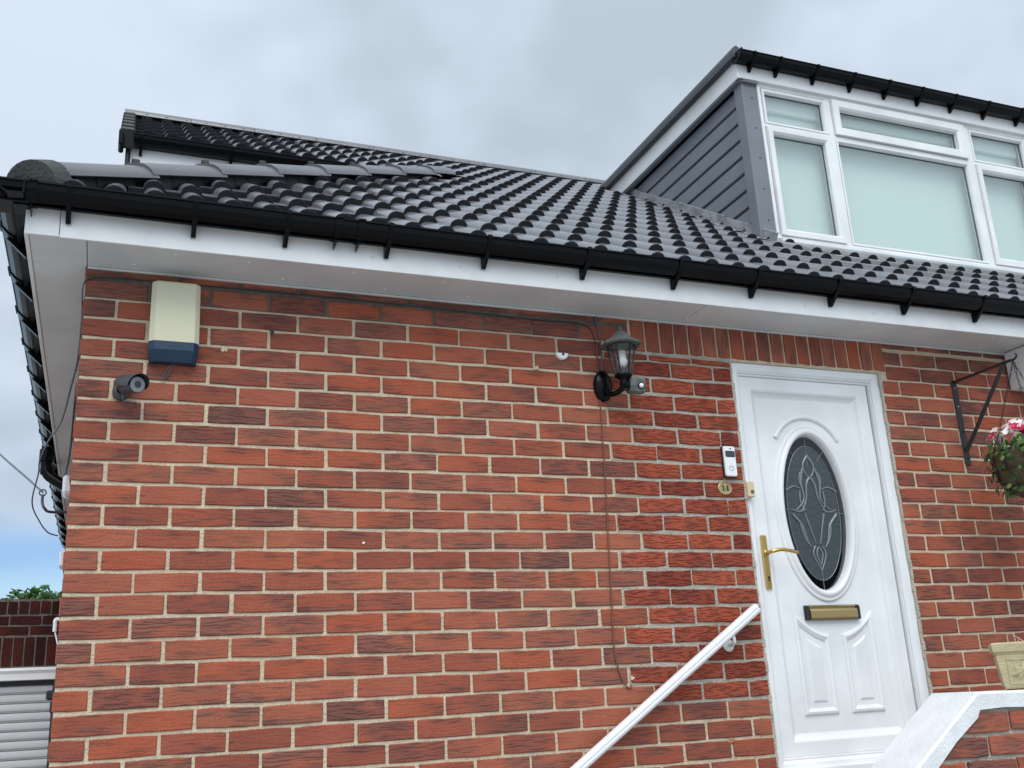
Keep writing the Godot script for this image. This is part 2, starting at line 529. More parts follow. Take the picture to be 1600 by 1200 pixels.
func front_wall() -> void:
	var s := st()
	var zf := -0.006
	box(s, Vector3(0.002, GROUND, -0.25), Vector3(2.80, 0.21, zf))
	box(s, Vector3(3.675, GROUND, -0.25), Vector3(6.6, 0.21, zf))
	box(s, Vector3(2.80, -0.045, -0.25), Vector3(3.675, 0.21, zf))
	box(s, Vector3(2.80, GROUND, -0.25), Vector3(3.675, -1.86, zf))
	box(s, Vector3(0.002, GROUND, -8.0), Vector3(0.25, 0.21, -0.251))
	var wall := put("wall", s, M.mortar, house)
	var far: Array = []            # [mesh, transform]: the bricks past the largest 300
	var list := []                 # [x0, x1, k, kind]
	for k in range(-2, 40):
		var even := posmod(k, 2) == 0
		var stop := 2.80
		if k == -1 or k == -2: stop = 2.277
		elif k >= 0 and k < 20: stop = 2.137 if even else 2.25
		var x := 0.0
		var nx := 0.112 if even else B
		while x < stop - 0.02:
			var e := minf(nx, stop)
			if stop - e < 0.045: e = stop
			list.append([x, e, k])
			x = e
			nx = e + B
		x = 3.678 if k > 0 else 3.715
		nx = x + (B if even else 0.115)
		while x < 5.6:
			list.append([x, nx, k])
			x = nx
			nx += B
	var eye := Vector3(0.126, -1.492, 3.827)
	var shown := []
	for q in list:
		var c := Vector3((q[0] + q[1]) / 2, -(q[2] + 0.5) * H, 0)
		var d := c.distance_to(eye)
		var seen: bool = q[2] <= 22 and q[2] >= -2 and c.x < 4.75 and not (c.x > 2.2 and q[2] > 22) and not (c.x > 3.6 and q[2] > 19) and not (c.x > 4.5 and q[2] < 2)
		shown.append([(q[1] - q[0]) / (d * d) if seen else 0.0, q])
	shown.sort_custom(func(a, b): return a[0] > b[0])
	rng.seed = 77
	var rest := {}
	var count := 0
	for e in shown:
		var q: Array = e[1]
		var k: int = q[2]
		var w: float = q[1] - q[0] - (0.0135 if q[0] > 0.0 else 0.0065)
		var cx: float = q[0] + (0.0 if q[0] == 0.0 else 0.00675) + w / 2
		var hh := 0.0668
		var cy := -(k + 0.5) * H
		if k == -2: hh = 0.058; cy += 0.004
		var mesh := brick_mesh(snappedf(w, 0.0005), hh, rng.randi() % 12)
		var dark := rng.randf()
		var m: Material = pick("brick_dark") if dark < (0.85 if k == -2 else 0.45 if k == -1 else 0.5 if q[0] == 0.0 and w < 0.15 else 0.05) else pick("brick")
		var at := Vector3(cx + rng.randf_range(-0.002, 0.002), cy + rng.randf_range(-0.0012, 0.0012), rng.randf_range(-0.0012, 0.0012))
		if count < 300 and e[0] > 0.0:
			hang("brick", mesh, m, wall, at).rotation.z = rng.randf_range(-0.006, 0.006)
			count += 1
		else:
			if not rest.has(m): rest[m] = []
			rest[m].append([mesh, Transform3D(Basis(), at)])
	# the side wall, seen only from a step to the left
	for k in range(-2, 40):
		var z := -0.112 if posmod(k, 2) == 0 else -B
		z += 0.112
		while z > -7.8:
			var m := pick("brick")
			if not rest.has(m): rest[m] = []
			var xf := Transform3D(Basis(Vector3(0, 0, 1), Vector3(0, 1, 0), Vector3(-1, 0, 0)), Vector3(-0.004, -(k + 0.5) * H, z - 0.112))
			rest[m].append([brick_mesh(0.212, 0.0655, rng.randi() % 4), xf])
			z -= B
	# what is past the limit: one joined part with one surface per shade
	var am := ArrayMesh.new()
	for m in rest:
		var t := SurfaceTool.new()
		t.begin(Mesh.PRIMITIVE_TRIANGLES)
		for p in rest[m]: t.append_from(p[0], 0, p[1])
		t.commit(am)
		am.surface_set_material(am.get_surface_count() - 1, m)
	stuff(hang("remaining_brickwork", am, null, wall))

	# darker mortar between the bricks of the two courses under the soffit
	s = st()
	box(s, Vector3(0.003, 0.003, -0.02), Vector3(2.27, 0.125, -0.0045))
	put("dark_mortar", s, M.mortar_dark, wall)

	# the patch of newer drag-faced bricks beside the door, in greyer mortar
	s = st()
	for k in range(0, 20):
		var x0 := 2.140 if posmod(k, 2) == 0 else 2.253
		box(s, Vector3(x0, -(k + 1) * H - (0.006 if k == 19 else 0.0), -0.02), Vector3(2.803, -k * H + (-0.036 if k == 0 else 0.0), -0.0042 - 0.0003 * (k % 2)))
	box(s, Vector3(2.29, -0.044, -0.02), Vector3(2.80, -0.034, -0.0036))
	var patch := put("repair_mortar", s, M.mortar_grey, house)
	for k in range(0, 20):
		var even := k % 2 == 0
		var x := 2.137 if even else 2.25
		var y := -(k + 0.5) * H
		var hh := 0.064
		if k == 0: hh = 0.026; y = -0.0635
		var nx := x + B
		while x < 2.79:
			var e := minf(nx, 2.803)
			if 2.803 - e < 0.04: e = 2.803
			var w := e - x - 0.0135
			var o := hang("repair_brick", brick_mesh(snappedf(w, 0.001), hh, rng.randi() % 10, 2.0), pick("brick_drag"), patch,
				Vector3((x + e) / 2 + rng.randf_range(-0.003, 0.003), y + rng.randf_range(-0.0015, 0.0015), rng.randf_range(0.0, 0.003)))
			o.rotation.z = rng.randf_range(-0.01, 0.01)
			x = e
			nx = x + B
	# smears of mortar and paint left on the faces
	for q in [[0.506, -0.166, 0.017, 0], [1.807, -0.150, 0.014, 0], [2.585, -1.715, 0.018, 1], [1.045, -0.906, 0.007, 2], [2.150, -1.448, 0.012, 0]]:
		s = st()
		var lp := []
		for i in 14:
			var a := TAU * i / 14.0
			var r: float = q[2] * rng.randf_range(0.55, 1.15)
			lp.append(Vector2(q[0] + cos(a) * r, q[1] + sin(a) * r * 0.8))
		loft(s, [[lp, 0.0012], [lp.map(func(p): return Vector2(q[0], q[1]) + (p - Vector2(q[0], q[1])) * 0.8), 0.0032]], true)
		put("smear", s, [M.mortar, M.clay_stain, M.white_gloss][q[3]], wall)
	# soldier course over the door
	var x := 2.283
	while x < 3.70:
		var o := hang("soldier_brick", brick_mesh(0.0655, 0.157, rng.randi() % 10, 1.6, true), pick("brick"), wall, Vector3(x + 0.036, 0.046, rng.randf_range(-0.001, 0.0015)))
		o.rotation.z = rng.randf_range(-0.01, 0.01)
		x += 0.0758
	# the rest of the shell: inside floor and the walls that close the house
	s = st()
	box(s, Vector3(0.25, -1.95, -7.75), Vector3(6.35, -1.86, -0.25))
	put("floor", s, M.concrete, house)
	s = st()
	box(s, Vector3(0.002, GROUND, -8.25), Vector3(6.6, 0.21, -8.0))
	box(s, Vector3(6.35, GROUND, -8.0), Vector3(6.6, 0.21, -0.251))
	put("back_wall", s, M.mortar, house)
	s = st()
	box(s, Vector3(0.25, 0.14, -8.0), Vector3(6.35, 0.16, -0.251))
	put("ceiling", s, M.soffit, house)

func soffit_and_fascia() -> void:
	var y := 0.123
	# soffit boards: front run, side run, with the corner joint the photo shows
	var s := st()
	box(s, Vector3(-0.185, y, 0.0), Vector3(0.0, y + 0.01, 0.236), 0.001)
	box(s, Vector3(-0.185, y + 0.0, -7.95), Vector3(-0.001, y + 0.01, -0.003), 0.001)
	put("side_soffit", s, M.soffit, house)
	s = st()
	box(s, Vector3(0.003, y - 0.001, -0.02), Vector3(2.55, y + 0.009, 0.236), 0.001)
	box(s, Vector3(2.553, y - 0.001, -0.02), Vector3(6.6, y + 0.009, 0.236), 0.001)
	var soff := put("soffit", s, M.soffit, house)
	s = st()
	box(s, Vector3(0.003, y - 0.010, -0.004), Vector3(5.4, y - 0.002, 0.012), 0.002)
	put("trim", s, M.soffit, soff)
	s = st()
	box(s, Vector3(-0.20, y - 0.002, 0.236), Vector3(-0.09, 0.245, 0.2460), 0.0015)
	box(s, Vector3(-0.088, y - 0.004, 0.236), Vector3(6.6, 0.245, 0.2448), 0.0015)
	var fas := put("fascia", s, M.fascia, house)
	s = st()
	box(s, Vector3(-0.2, y - 0.004, -7.95), Vector3(-0.186, 0.245, 0.2355), 0.0015)
	put("side_fascia", s, M.fascia, house)
	# nail caps
	s = st()
	rng.seed = 5
	for i in 13:
		var x := 0.2 + i * 0.41 + rng.randf_range(-0.06, 0.06)
		lathe(s, [[0.006, -0.001], [0.006, 0.001], [0.0, 0.0035]], 8, Transform3D(Basis(Vector3(1, 0, 0), PI / 2), Vector3(x, 0.165 + rng.randf_range(-0.006, 0.01), 0.2452)))
		for zz in [0.06, 0.19]:
			lathe(s, [[0.0, -0.003], [0.006, -0.001], [0.006, 0.001]], 8, Transform3D(Basis(), Vector3(x + rng.randf_range(-0.1, 0.1), y - 0.0015, zz)))
	stuff(put("nail_caps", s, M.white_gloss, fas))
	# boxed-in soffit of the bay at the right
	s = st()
	box(s, Vector3(4.525, -0.088, 0.012), Vector3(5.6, 0.118, 0.40), 0.002)
	put("bay_soffit_box", s, M.fascia, house)

# square-line gutter section as (out from the wall, up), closed
func gutter_section(y: float, z: float, sgn := 1.0, sc := 0.8) -> Array:
	var p := [[0.0, 0.068], [0.0, 0.004], [0.004, 0.0], [0.056, -0.004], [0.078, 0.010], [0.100, 0.036], [0.104, 0.060], [0.112, 0.062], [0.112, 0.070], [0.100, 0.070], [0.098, 0.040], [0.075, 0.014], [0.055, 0.001], [0.006, 0.004], [0.004, 0.068]]
	var out := []
	for q in p: out.append([z + sgn * q[0] * (0.55 + 0.45 * sc), y + q[1] * sc])
	return out

func fin(s: SurfaceTool, x: float, y: float, z: float, sc := 0.8) -> void:
	# strap round the gutter and the triangular arm under it
	var o := 0.55 + 0.45 * sc
	var at := func(p: Array) -> Array: return p.map(func(q): return [z + q[0] * o, y + q[1] * sc])
	run_x(s, at.call([[0, -0.002], [0, -0.060], [0.011, -0.062], [0.082, 0.006], [0.076, 0.008], [0.056, -0.005]]), x - 0.0085, x + 0.0085)
	run_x(s, at.call([[0.056, -0.005], [0.080, 0.008], [0.104, 0.034], [0.116, 0.060], [0.116, 0.074], [0.106, 0.074], [0.110, 0.060], [0.100, 0.036], [0.078, 0.0100], [0.056, -0.004]]), x - 0.009, x + 0.009)

func gutters() -> void:
	var gy := 0.2185
	var gz := 0.2465
	var s := st()
	run_x(s, gutter_section(gy, gz), -0.33, 6.6)
	run_x(s, [[gz, gy + 0.055], [gz, gy], [gz + 0.051, gy - 0.0036], [gz + 0.071, gy + 0.0076], [gz + 0.0915, gy + 0.029], [gz + 0.095, gy + 0.050], [gz + 0.1025, gy + 0.050], [gz + 0.1025, gy + 0.0565]], -0.345, -0.33)
	var g := put("gutter", s, M.black_plastic, house)
	for x in [-0.063, 0.358, 0.690, 1.083, 1.489, 1.932, 2.372, 2.775, 3.216, 3.648, 4.097, 4.500]:
		s = st()
		fin(s, x, gy, gz)
		put("gutter_bracket", s, M.black_plastic, g)
	for x in [-0.177, 0.880, 0.967]:
		s = st()
		var p := gutter_section(gy, gz)
		var q := []
		for e in p: q.append([gz + (e[0] - gz) * 1.06 + 0.001, gy + (e[1] - gy - 0.028) * 1.12 + 0.028])
		run_x(s, q, x - 0.014, x + 0.014)
		box(s, Vector3(x - 0.006, gy - 0.035, gz), Vector3(x - 0.003, gy - 0.002, gz + 0.05))
		put("gutter_union", s, M.black_plastic, g)
	# side gutter down the left eave, black with closely set brackets
	s = st()
	run_z(s, gutter_section(gy, -0.2015, -1.0), -7.9, 0.36)
	var g2 := put("side_gutter", s, M.black_plastic, house)
	var z := -0.05
	while z > -7.8:
		s = st()
		var q := []
		for e in gutter_section(gy, -0.2015, -1.0): q.append([-0.2015 + (e[0] + 0.2015) * 1.07, gy + (e[1] - gy - 0.028) * 1.14 + 0.028])
		run_z(s, q, z - 0.045, z + 0.045)
		prism(s, PackedVector2Array([Vector2(-0.2012, gy - 0.003), Vector2(-0.2012, gy - 0.066), Vector2(-0.213, gy - 0.066), Vector2(-0.285, gy + 0.004)]), Transform3D(Basis(), Vector3(0, 0, z - 0.012)), 0.024)
		put("gutter_bracket", s, M.black_plastic, g2)
		z -= 0.44
	# corner piece
	s = st()
	box(s, Vector3(-0.322, gy - 0.008, gz - 0.05), Vector3(-0.185, gy + 0.002, gz + 0.06), 0.003)
	put("gutter_corner", s, M.black_plastic, g)
	# outlet and swan-neck bend of the downpipe
	s = st()
	tube(s, curve([Vector3(-0.262, 0.215, -3.32), Vector3(-0.262, 0.10, -3.32), Vector3(-0.245, 0.035, -3.31), Vector3(-0.19, -0.012, -3.29), Vector3(-0.10, -0.07, -3.26), Vector3(-0.055, -0.12, -3.25), Vector3(-0.045, -0.22, -3.25), Vector3(-0.045, -3.0, -3.25)]), 0.036, 12)
	tube(s, [Vector3(-0.262, 0.20, -3.32), Vector3(-0.262, 0.12, -3.32)], 0.046, 12)
	tube(s, [Vector3(-0.259, 0.075, -3.32), Vector3(-0.252, 0.045, -3.315)], 0.042, 12)
	put("downpipe", s, M.black_plastic, house)

# ---------------------------------------------------------------- roof
# a point on the tile pans: x, distance up the slope from the eave, height proud of the pans
func on_roof(x: float, u: float, n := 0.0) -> Vector3:
	return Vector3(x, EAVE_Y + u * SIN + n * COS, EAVE_Z - u * COS + n * SIN)

# double roman tile in its own axes: x across, y up the slope, z out of the roof; two rolls; front edge at y = 0
func tile_mesh(w: float, length: float, variant: int) -> ArrayMesh:
	var s := SurfaceTool.new()
	s.begin(Mesh.PRIMITIVE_TRIANGLES)
	var f := SurfaceTool.new()
	f.begin(Mesh.PRIMITIVE_TRIANGLES)
	f.set_smooth_group(-1)
	var r := RandomNumberGenerator.new()
	r.seed = 900 + variant
	var prof := []
	var pitch := w / 2.0
	for k in 2:
		var x0 := k * pitch
		prof.append(Vector2(x0 + 0.002, 0.0))
		prof.append(Vector2(x0 + pitch * 0.40, 0.0))
		for i in 8:
			var a := PI * (1.0 - i / 7.0)
			prof.append(Vector2(x0 + pitch * 0.70 + cos(a) * pitch * 0.285, 0.003 + sin(a) * 0.032))
	prof.append(Vector2(w - 0.001, 0.0))
	var thick := 0.024
	var lift := 0.036
	var n := prof.size()
	for i in n - 1:
		var a: Vector2 = prof[i]
		var b: Vector2 = prof[i + 1]
		s.set_smooth_group(1)
		var q0 := Vector3(a.x, 0.003, a.y + lift + thick * 0.0)
		var q1 := Vector3(b.x, 0.003, b.y + lift)
		var q2 := Vector3(b.x, length, b.y)
		var q3 := Vector3(a.x, length, a.y)
		quad(s, q0, q1, q2, q3)
		# front edge: filled down to the pan, its shade painted in as a darker surface
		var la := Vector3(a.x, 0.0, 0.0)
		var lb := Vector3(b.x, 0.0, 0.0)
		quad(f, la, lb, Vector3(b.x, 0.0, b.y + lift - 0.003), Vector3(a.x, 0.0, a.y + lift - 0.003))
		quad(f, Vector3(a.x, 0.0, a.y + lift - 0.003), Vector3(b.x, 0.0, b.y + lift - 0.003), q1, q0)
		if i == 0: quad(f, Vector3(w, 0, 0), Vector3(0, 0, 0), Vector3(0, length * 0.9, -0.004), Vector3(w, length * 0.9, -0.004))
	s.generate_normals()
	f.generate_normals()
	return f.commit(s.commit())

func roof_tiles() -> void:
	# the deck under the tiles: main slope, hip slope, back slope, gable (all closed)
	var yr := 2.61
	var ur := (yr - EAVE_Y) / SIN
	var s := st()
	var hipx := -0.24
	var u_up := 2.72                                     # where the upper eave sits, measured up the slope
	var xe := hipx + u_up * COS                           # where the hip line reaches it
	var d := -0.035
	var a := on_roof(hipx, 0.0, d)
	var b := on_roof(6.6, 0.0, d)
	var c := on_roof(6.6, ur, d)
	var e := on_roof(0.12, ur, d)
	var f := on_roof(0.12, u_up, d)
	var g := on_roof(xe, u_up, d)
	quad(s, a, b, c, g)
	tri(s, g, c, e)
	tri(s, g, e, f)
	# left slope, rising to the right behind the hip
	var back := -7.9
	quad(s, Vector3(hipx, a.y, back), Vector3(hipx, a.y, a.z), g, Vector3(g.x, g.y, back))
	# back slope, gable end
	var zr := c.z
	var lo := Vector3(0, 0.2, zr * 2.0 - EAVE_Z)
	quad(s, Vector3(6.6, c.y, zr), Vector3(6.6, lo.y, lo.z), Vector3(0.12, lo.y, lo.z), Vector3(0.12, e.y, zr))
	tri(s, e, Vector3(0.12, 0.3, lo.z), Vector3(0.12, 0.3, f.z))
	tri(s, e, Vector3(0.12, 0.3, f.z), f)
	tri(s, Vector3(6.6, 0.2, EAVE_Z), Vector3(6.6, 0.2, lo.z), Vector3(6.6, c.y, zr))
	quad(s, Vector3(hipx, 0.19, a.z), Vector3(hipx, 0.19, back), Vector3(hipx, a.y, back), a)
	var roof := put("roof", s, M.black_dull, house)

	# tiles of the main slope, every one a part
	var w := 0.272
	var gauge := 0.2755
	var variants := []
	for v in 3: variants.append(tile_mesh(w, 0.36, v))
	var up := Basis(Vector3(1, 0, 0), Vector3(0, SIN, -COS), Vector3(0, COS, SIN))
	rng.seed = 31
	var rows := int(ur / gauge)
	for r in rows + 1:
		var u := r * gauge
		for k in range(-1, 25):
			var x := -0.148 + k * w
			# leave out what the hip cuts off, what the dormer covers
			var left := hipx + u * COS + 0.03
			if u > u_up - 0.12: left = 0.33
			if x + w * 0.95 < left: continue
			if u < u_up - 0.12 and x + w * 0.5 < left + 0.15: continue
			if u > 1.36 and x > 3.70: continue
			var at := on_roof(x, u, 0.0)
			var o := hang("tile", variants[rng.randi() % 3], null, roof, at)
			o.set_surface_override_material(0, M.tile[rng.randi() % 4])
			o.set_surface_override_material(1, M.tile_edge_shade)
			o.basis = up * Basis(Vector3(1, 0, 0), rng.randf_range(-0.006, 0.006)) * Basis(Vector3(0, 0, 1), rng.randf_range(-0.004, 0.004))
	# tiles of the left slope: out of the camera's sight, joined
	s = st()
	var side := Basis(Vector3(0, 0, 1), Vector3(COS, SIN, 0), Vector3(-SIN, COS, 0))
	for r in 7:
		for k in 28:
			var z := -7.9 + k * w
			var u := r * gauge
			if z + w * 0.6 > EAVE_Z - (u + 0.33) * COS: continue
			s.append_from(variants[0], 0, Transform3D(side, Vector3(hipx - 0.03 + u * COS, EAVE_Y + u * SIN, z)))
	var o2 := hang("side_tiles", s.commit(), M.tile[0], roof)
	stuff(o2)

	# ridge tiles: half-round, with a clip at each joint
	var rid := on_roof(0, ur, 0.0)
	var x := 0.07
	var first := true
	while x < 5.9:
		s = st()
		half_round(s, Vector3(x, rid.y + 0.01, rid.z - 0.03), Vector3(x + 0.452, rid.y + 0.01, rid.z - 0.03), 0.120, 0.078, 0.016)
		var t := put("ridge_tile", s, M.ridge, roof)
		s = st()
		box(s, Vector3(x - 0.014, rid.y + 0.084, rid.z - 0.04), Vector3(x + 0.014, rid.y + 0.104, rid.z - 0.01), 0.004)
		if not first: put("ridge_clip", s, M.black_dull, t)
		first = false
		x += 0.455
	# hip tiles up the corner, black void under them, block end at the foot
	var h0 := Vector3(hipx, EAVE_Y, EAVE_Z) + Vector3(0.015, 0.036, -0.015)
	var dir := Vector3(COS, SIN, -COS).normalized()
	var hip_len := 3.36
	var pos := 0.115
	var idx := 0
	while pos < hip_len:
		s = st()
		var l := minf(0.49, hip_len + 0.25 - pos)
		half_round(s, h0 + dir * pos + Vector3(0, 0.012, 0), h0 + dir * (pos + l) - Vector3(0, 0.004, 0), 0.115, 0.072, 0.016)
		var t := put("hip_tile", s, M.ridge, roof)
		s = st()
		var q := h0 + dir * (pos + 0.02) + Vector3(0.0, 0.092, 0.0)
		box(s, q - Vector3(0.016, 0.005, 0.016), q + Vector3(0.016, 0.014, 0.016), 0.004)
		if idx > 0: put("hip_clip", s, M.black_dull, t)
		pos += 0.45
		idx += 1
	s = st()
	for k in 30:
		var q := h0 + dir * (0.15 + k * 0.108)
		bar(s, q - dir * 0.06 - Vector3(0, 0.02, 0), q + dir * 0.06 - Vector3(0, 0.02, 0), 0.13, 0.10)
	put("hip_batten", s, M.black_dull, roof)
	s = st()
	var ax := Basis(dir, Vector3(-dir.x * dir.y, 1 - dir.y * dir.y, -dir.z * dir.y).normalized(), Vector3.ZERO)
	ax.z = ax.x.cross(ax.y)
	# block end: a thick rounded stopper
	var poly := PackedVector2Array()
	for i in 13:
		var an := PI * i / 12.0
		poly.append(Vector2(cos(an) * 0.118, maxf(sin(an) * 0.090, -0.01)))
	poly.append(Vector2(-0.119, -0.03)); poly.append(Vector2(0.119, -0.03))
	prism(s, poly, Transform3D(Basis(-ax.z, ax.y, ax.x), h0 + dir * 0.05), 0.075)
	put("hip_end", s, M.ridge_block, roof)
	# lead saddle at the top of the hip
	s = st()
	var top := h0 + dir * (hip_len + 0.16)
	var poly2 := [Vector3(-0.10, -0.01, 0.10), Vector3(0.18, -0.03, 0.12), Vector3(0.26, 0.05, -0.05), Vector3(0.05, 0.11, -0.12)]
	quad_out(s, top + poly2[0], top + poly2[1], top + poly2[2], top + poly2[3], Vector3(0, 1, 1))
	quad_out(s, top + poly2[0] - Vector3(0, 0.006, 0), top + poly2[1] - Vector3(0, 0.006, 0), top + poly2[2] - Vector3(0, 0.006, 0), top + poly2[3] - Vector3(0, 0.006, 0), Vector3(0, -1, -1))
	put("hip_flashing", s, M.lead, roof)

	# upper eave over the hip: white fascia wall, gutter, verge caps
	var uy := EAVE_Y + u_up * SIN
	var uz := EAVE_Z - u_up * COS
	s = st()
	box(s, Vector3(0.125, 0.35, uz - 0.05), Vector3(xe + 0.12, uy - 0.02, uz - 0.035))
	put("upper_fascia", s, M.fascia, house)
	s = st()
	var gx := xe + 0.02
	run_x(s, gutter_section(uy - 0.040, uz - 0.034, 1.0, 0.75), 0.07, gx)
	var ug := put("upper_gutter", s, M.black_plastic, house)
	for bx in [0.18, 0.70, 1.18]:
		s = st()
		fin(s, bx, uy - 0.040, uz - 0.036, 0.75)
		put("gutter_bracket", s, M.black_plastic, ug)
	s = st()
	box(s, Vector3(0.055, uy - 0.075, uz - 0.05), Vector3(0.085, uy + 0.03, uz + 0.065), 0.008)
	put("gutter_stop_end", s, M.black_plastic, ug)
	s = st()
	tube(s, [Vector3(0.108, 0.4, uz - 0.02), Vector3(0.108, uy - 0.05, uz - 0.02)], 0.012, 8)
	put("corner_trim", s, M.black_dull, house)
	var u := u_up - 0.06
	while u < ur - 0.05:
		s = st()
		var q := on_roof(0.062, u, -0.05)
		box(s, Vector3(0, 0, 0), Vector3(0.085, 0.29, 0.125), 0.012, Transform3D(up * Basis(Vector3(1, 0, 0), -0.10), q))
		put("verge_cap", s, M.black_dull, roof)
		u += gauge

# half-round tile from a to b: radius across, height, thickness
func half_round(s: SurfaceTool, a: Vector3, b: Vector3, r: float, h: float, t: float) -> void:
	var z := (b - a).normalized()
	var x := Vector3.UP.cross(z).normalized()
	var y := z.cross(x)
	var p := PackedVector2Array()
	for i in 13:
		var an := PI * i / 12.0
		p.append(Vector2(cos(an) * r, sin(an) * h))
	for i in 13:
		var an := PI * (12 - i) / 12.0
		p.append(Vector2(cos(an) * (r - t), sin(an) * (h - t)))
	var xf := Transform3D(Basis(x, y, z), a)
	var l := (b - a).length()
	var n := p.size()
	for i in n:
		var c := Vector3(p[i].x, p[i].y, 0)
		var d := Vector3(p[(i + 1) % n].x, p[(i + 1) % n].y, 0)
		s.set_smooth_group(2 if i < 12 else 3 if i > 12 and i < 25 else -1)
		quad(s, xf * c, xf * d, xf * (d + Vector3(0, 0, l)), xf * (c + Vector3(0, 0, l)))
	s.set_smooth_group(-1)
	for i in 12:
		for e in [[0.0, -1.0], [l, 1.0]]:
			quad_out(s, xf * Vector3(p[i].x, p[i].y, e[0]), xf * Vector3(p[i + 1].x, p[i + 1].y, e[0]), xf * Vector3(p[24 - i].x, p[24 - i].y, e[0]), xf * Vector3(p[25 - i].x, p[25 - i].y, e[0]), z * e[1])

# ---------------------------------------------------------------- dormer
func frame_rect(s: SurfaceTool, x0: float, y0: float, x1: float, y1: float, zb: float, zf: float, wd: float, bev := 0.004) -> void:
	# four mitred-looking bars round an opening, inner edge bevelled
	var o := [Vector2(x0, y0), Vector2(x1, y0), Vector2(x1, y1), Vector2(x0, y1)]
	var i := [Vector2(x0 + wd, y0 + wd), Vector2(x1 - wd, y0 + wd), Vector2(x1 - wd, y1 - wd), Vector2(x0 + wd, y1 - wd)]
	var m := []
	var ch := minf(0.014, wd * 0.35)
	for k in 4: m.append(i[k] + (o[k] - i[k]).normalized() * ch * 1.414)
	for k in 4:
		var j := (k + 1) % 4
		var v := func(p: Vector2, z: float) -> Vector3: return Vector3(p.x, p.y, z)
		var mid: Vector2 = (o[k] + o[j]) / 2 - (o[0] + o[2]) / 2
		var outd := Vector3(mid.x, mid.y, 0)
		quad_out(s, v.call(o[k], zf), v.call(o[j], zf), v.call(m[j], zf), v.call(m[k], zf), Vector3(0, 0, 1))
		quad_out(s, v.call(m[k], zf), v.call(m[j], zf), v.call(i[j], zf - 0.012), v.call(i[k], zf - 0.012), Vector3(0, 0, 1) - outd.normalized())
		quad_out(s, v.call(i[k], zf - 0.012), v.call(i[j], zf - 0.012), v.call(i[j], zb), v.call(i[k], zb), -outd)
		quad_out(s, v.call(o[k], zf), v.call(o[j], zf), v.call(o[j], zb), v.call(o[k], zb), outd)

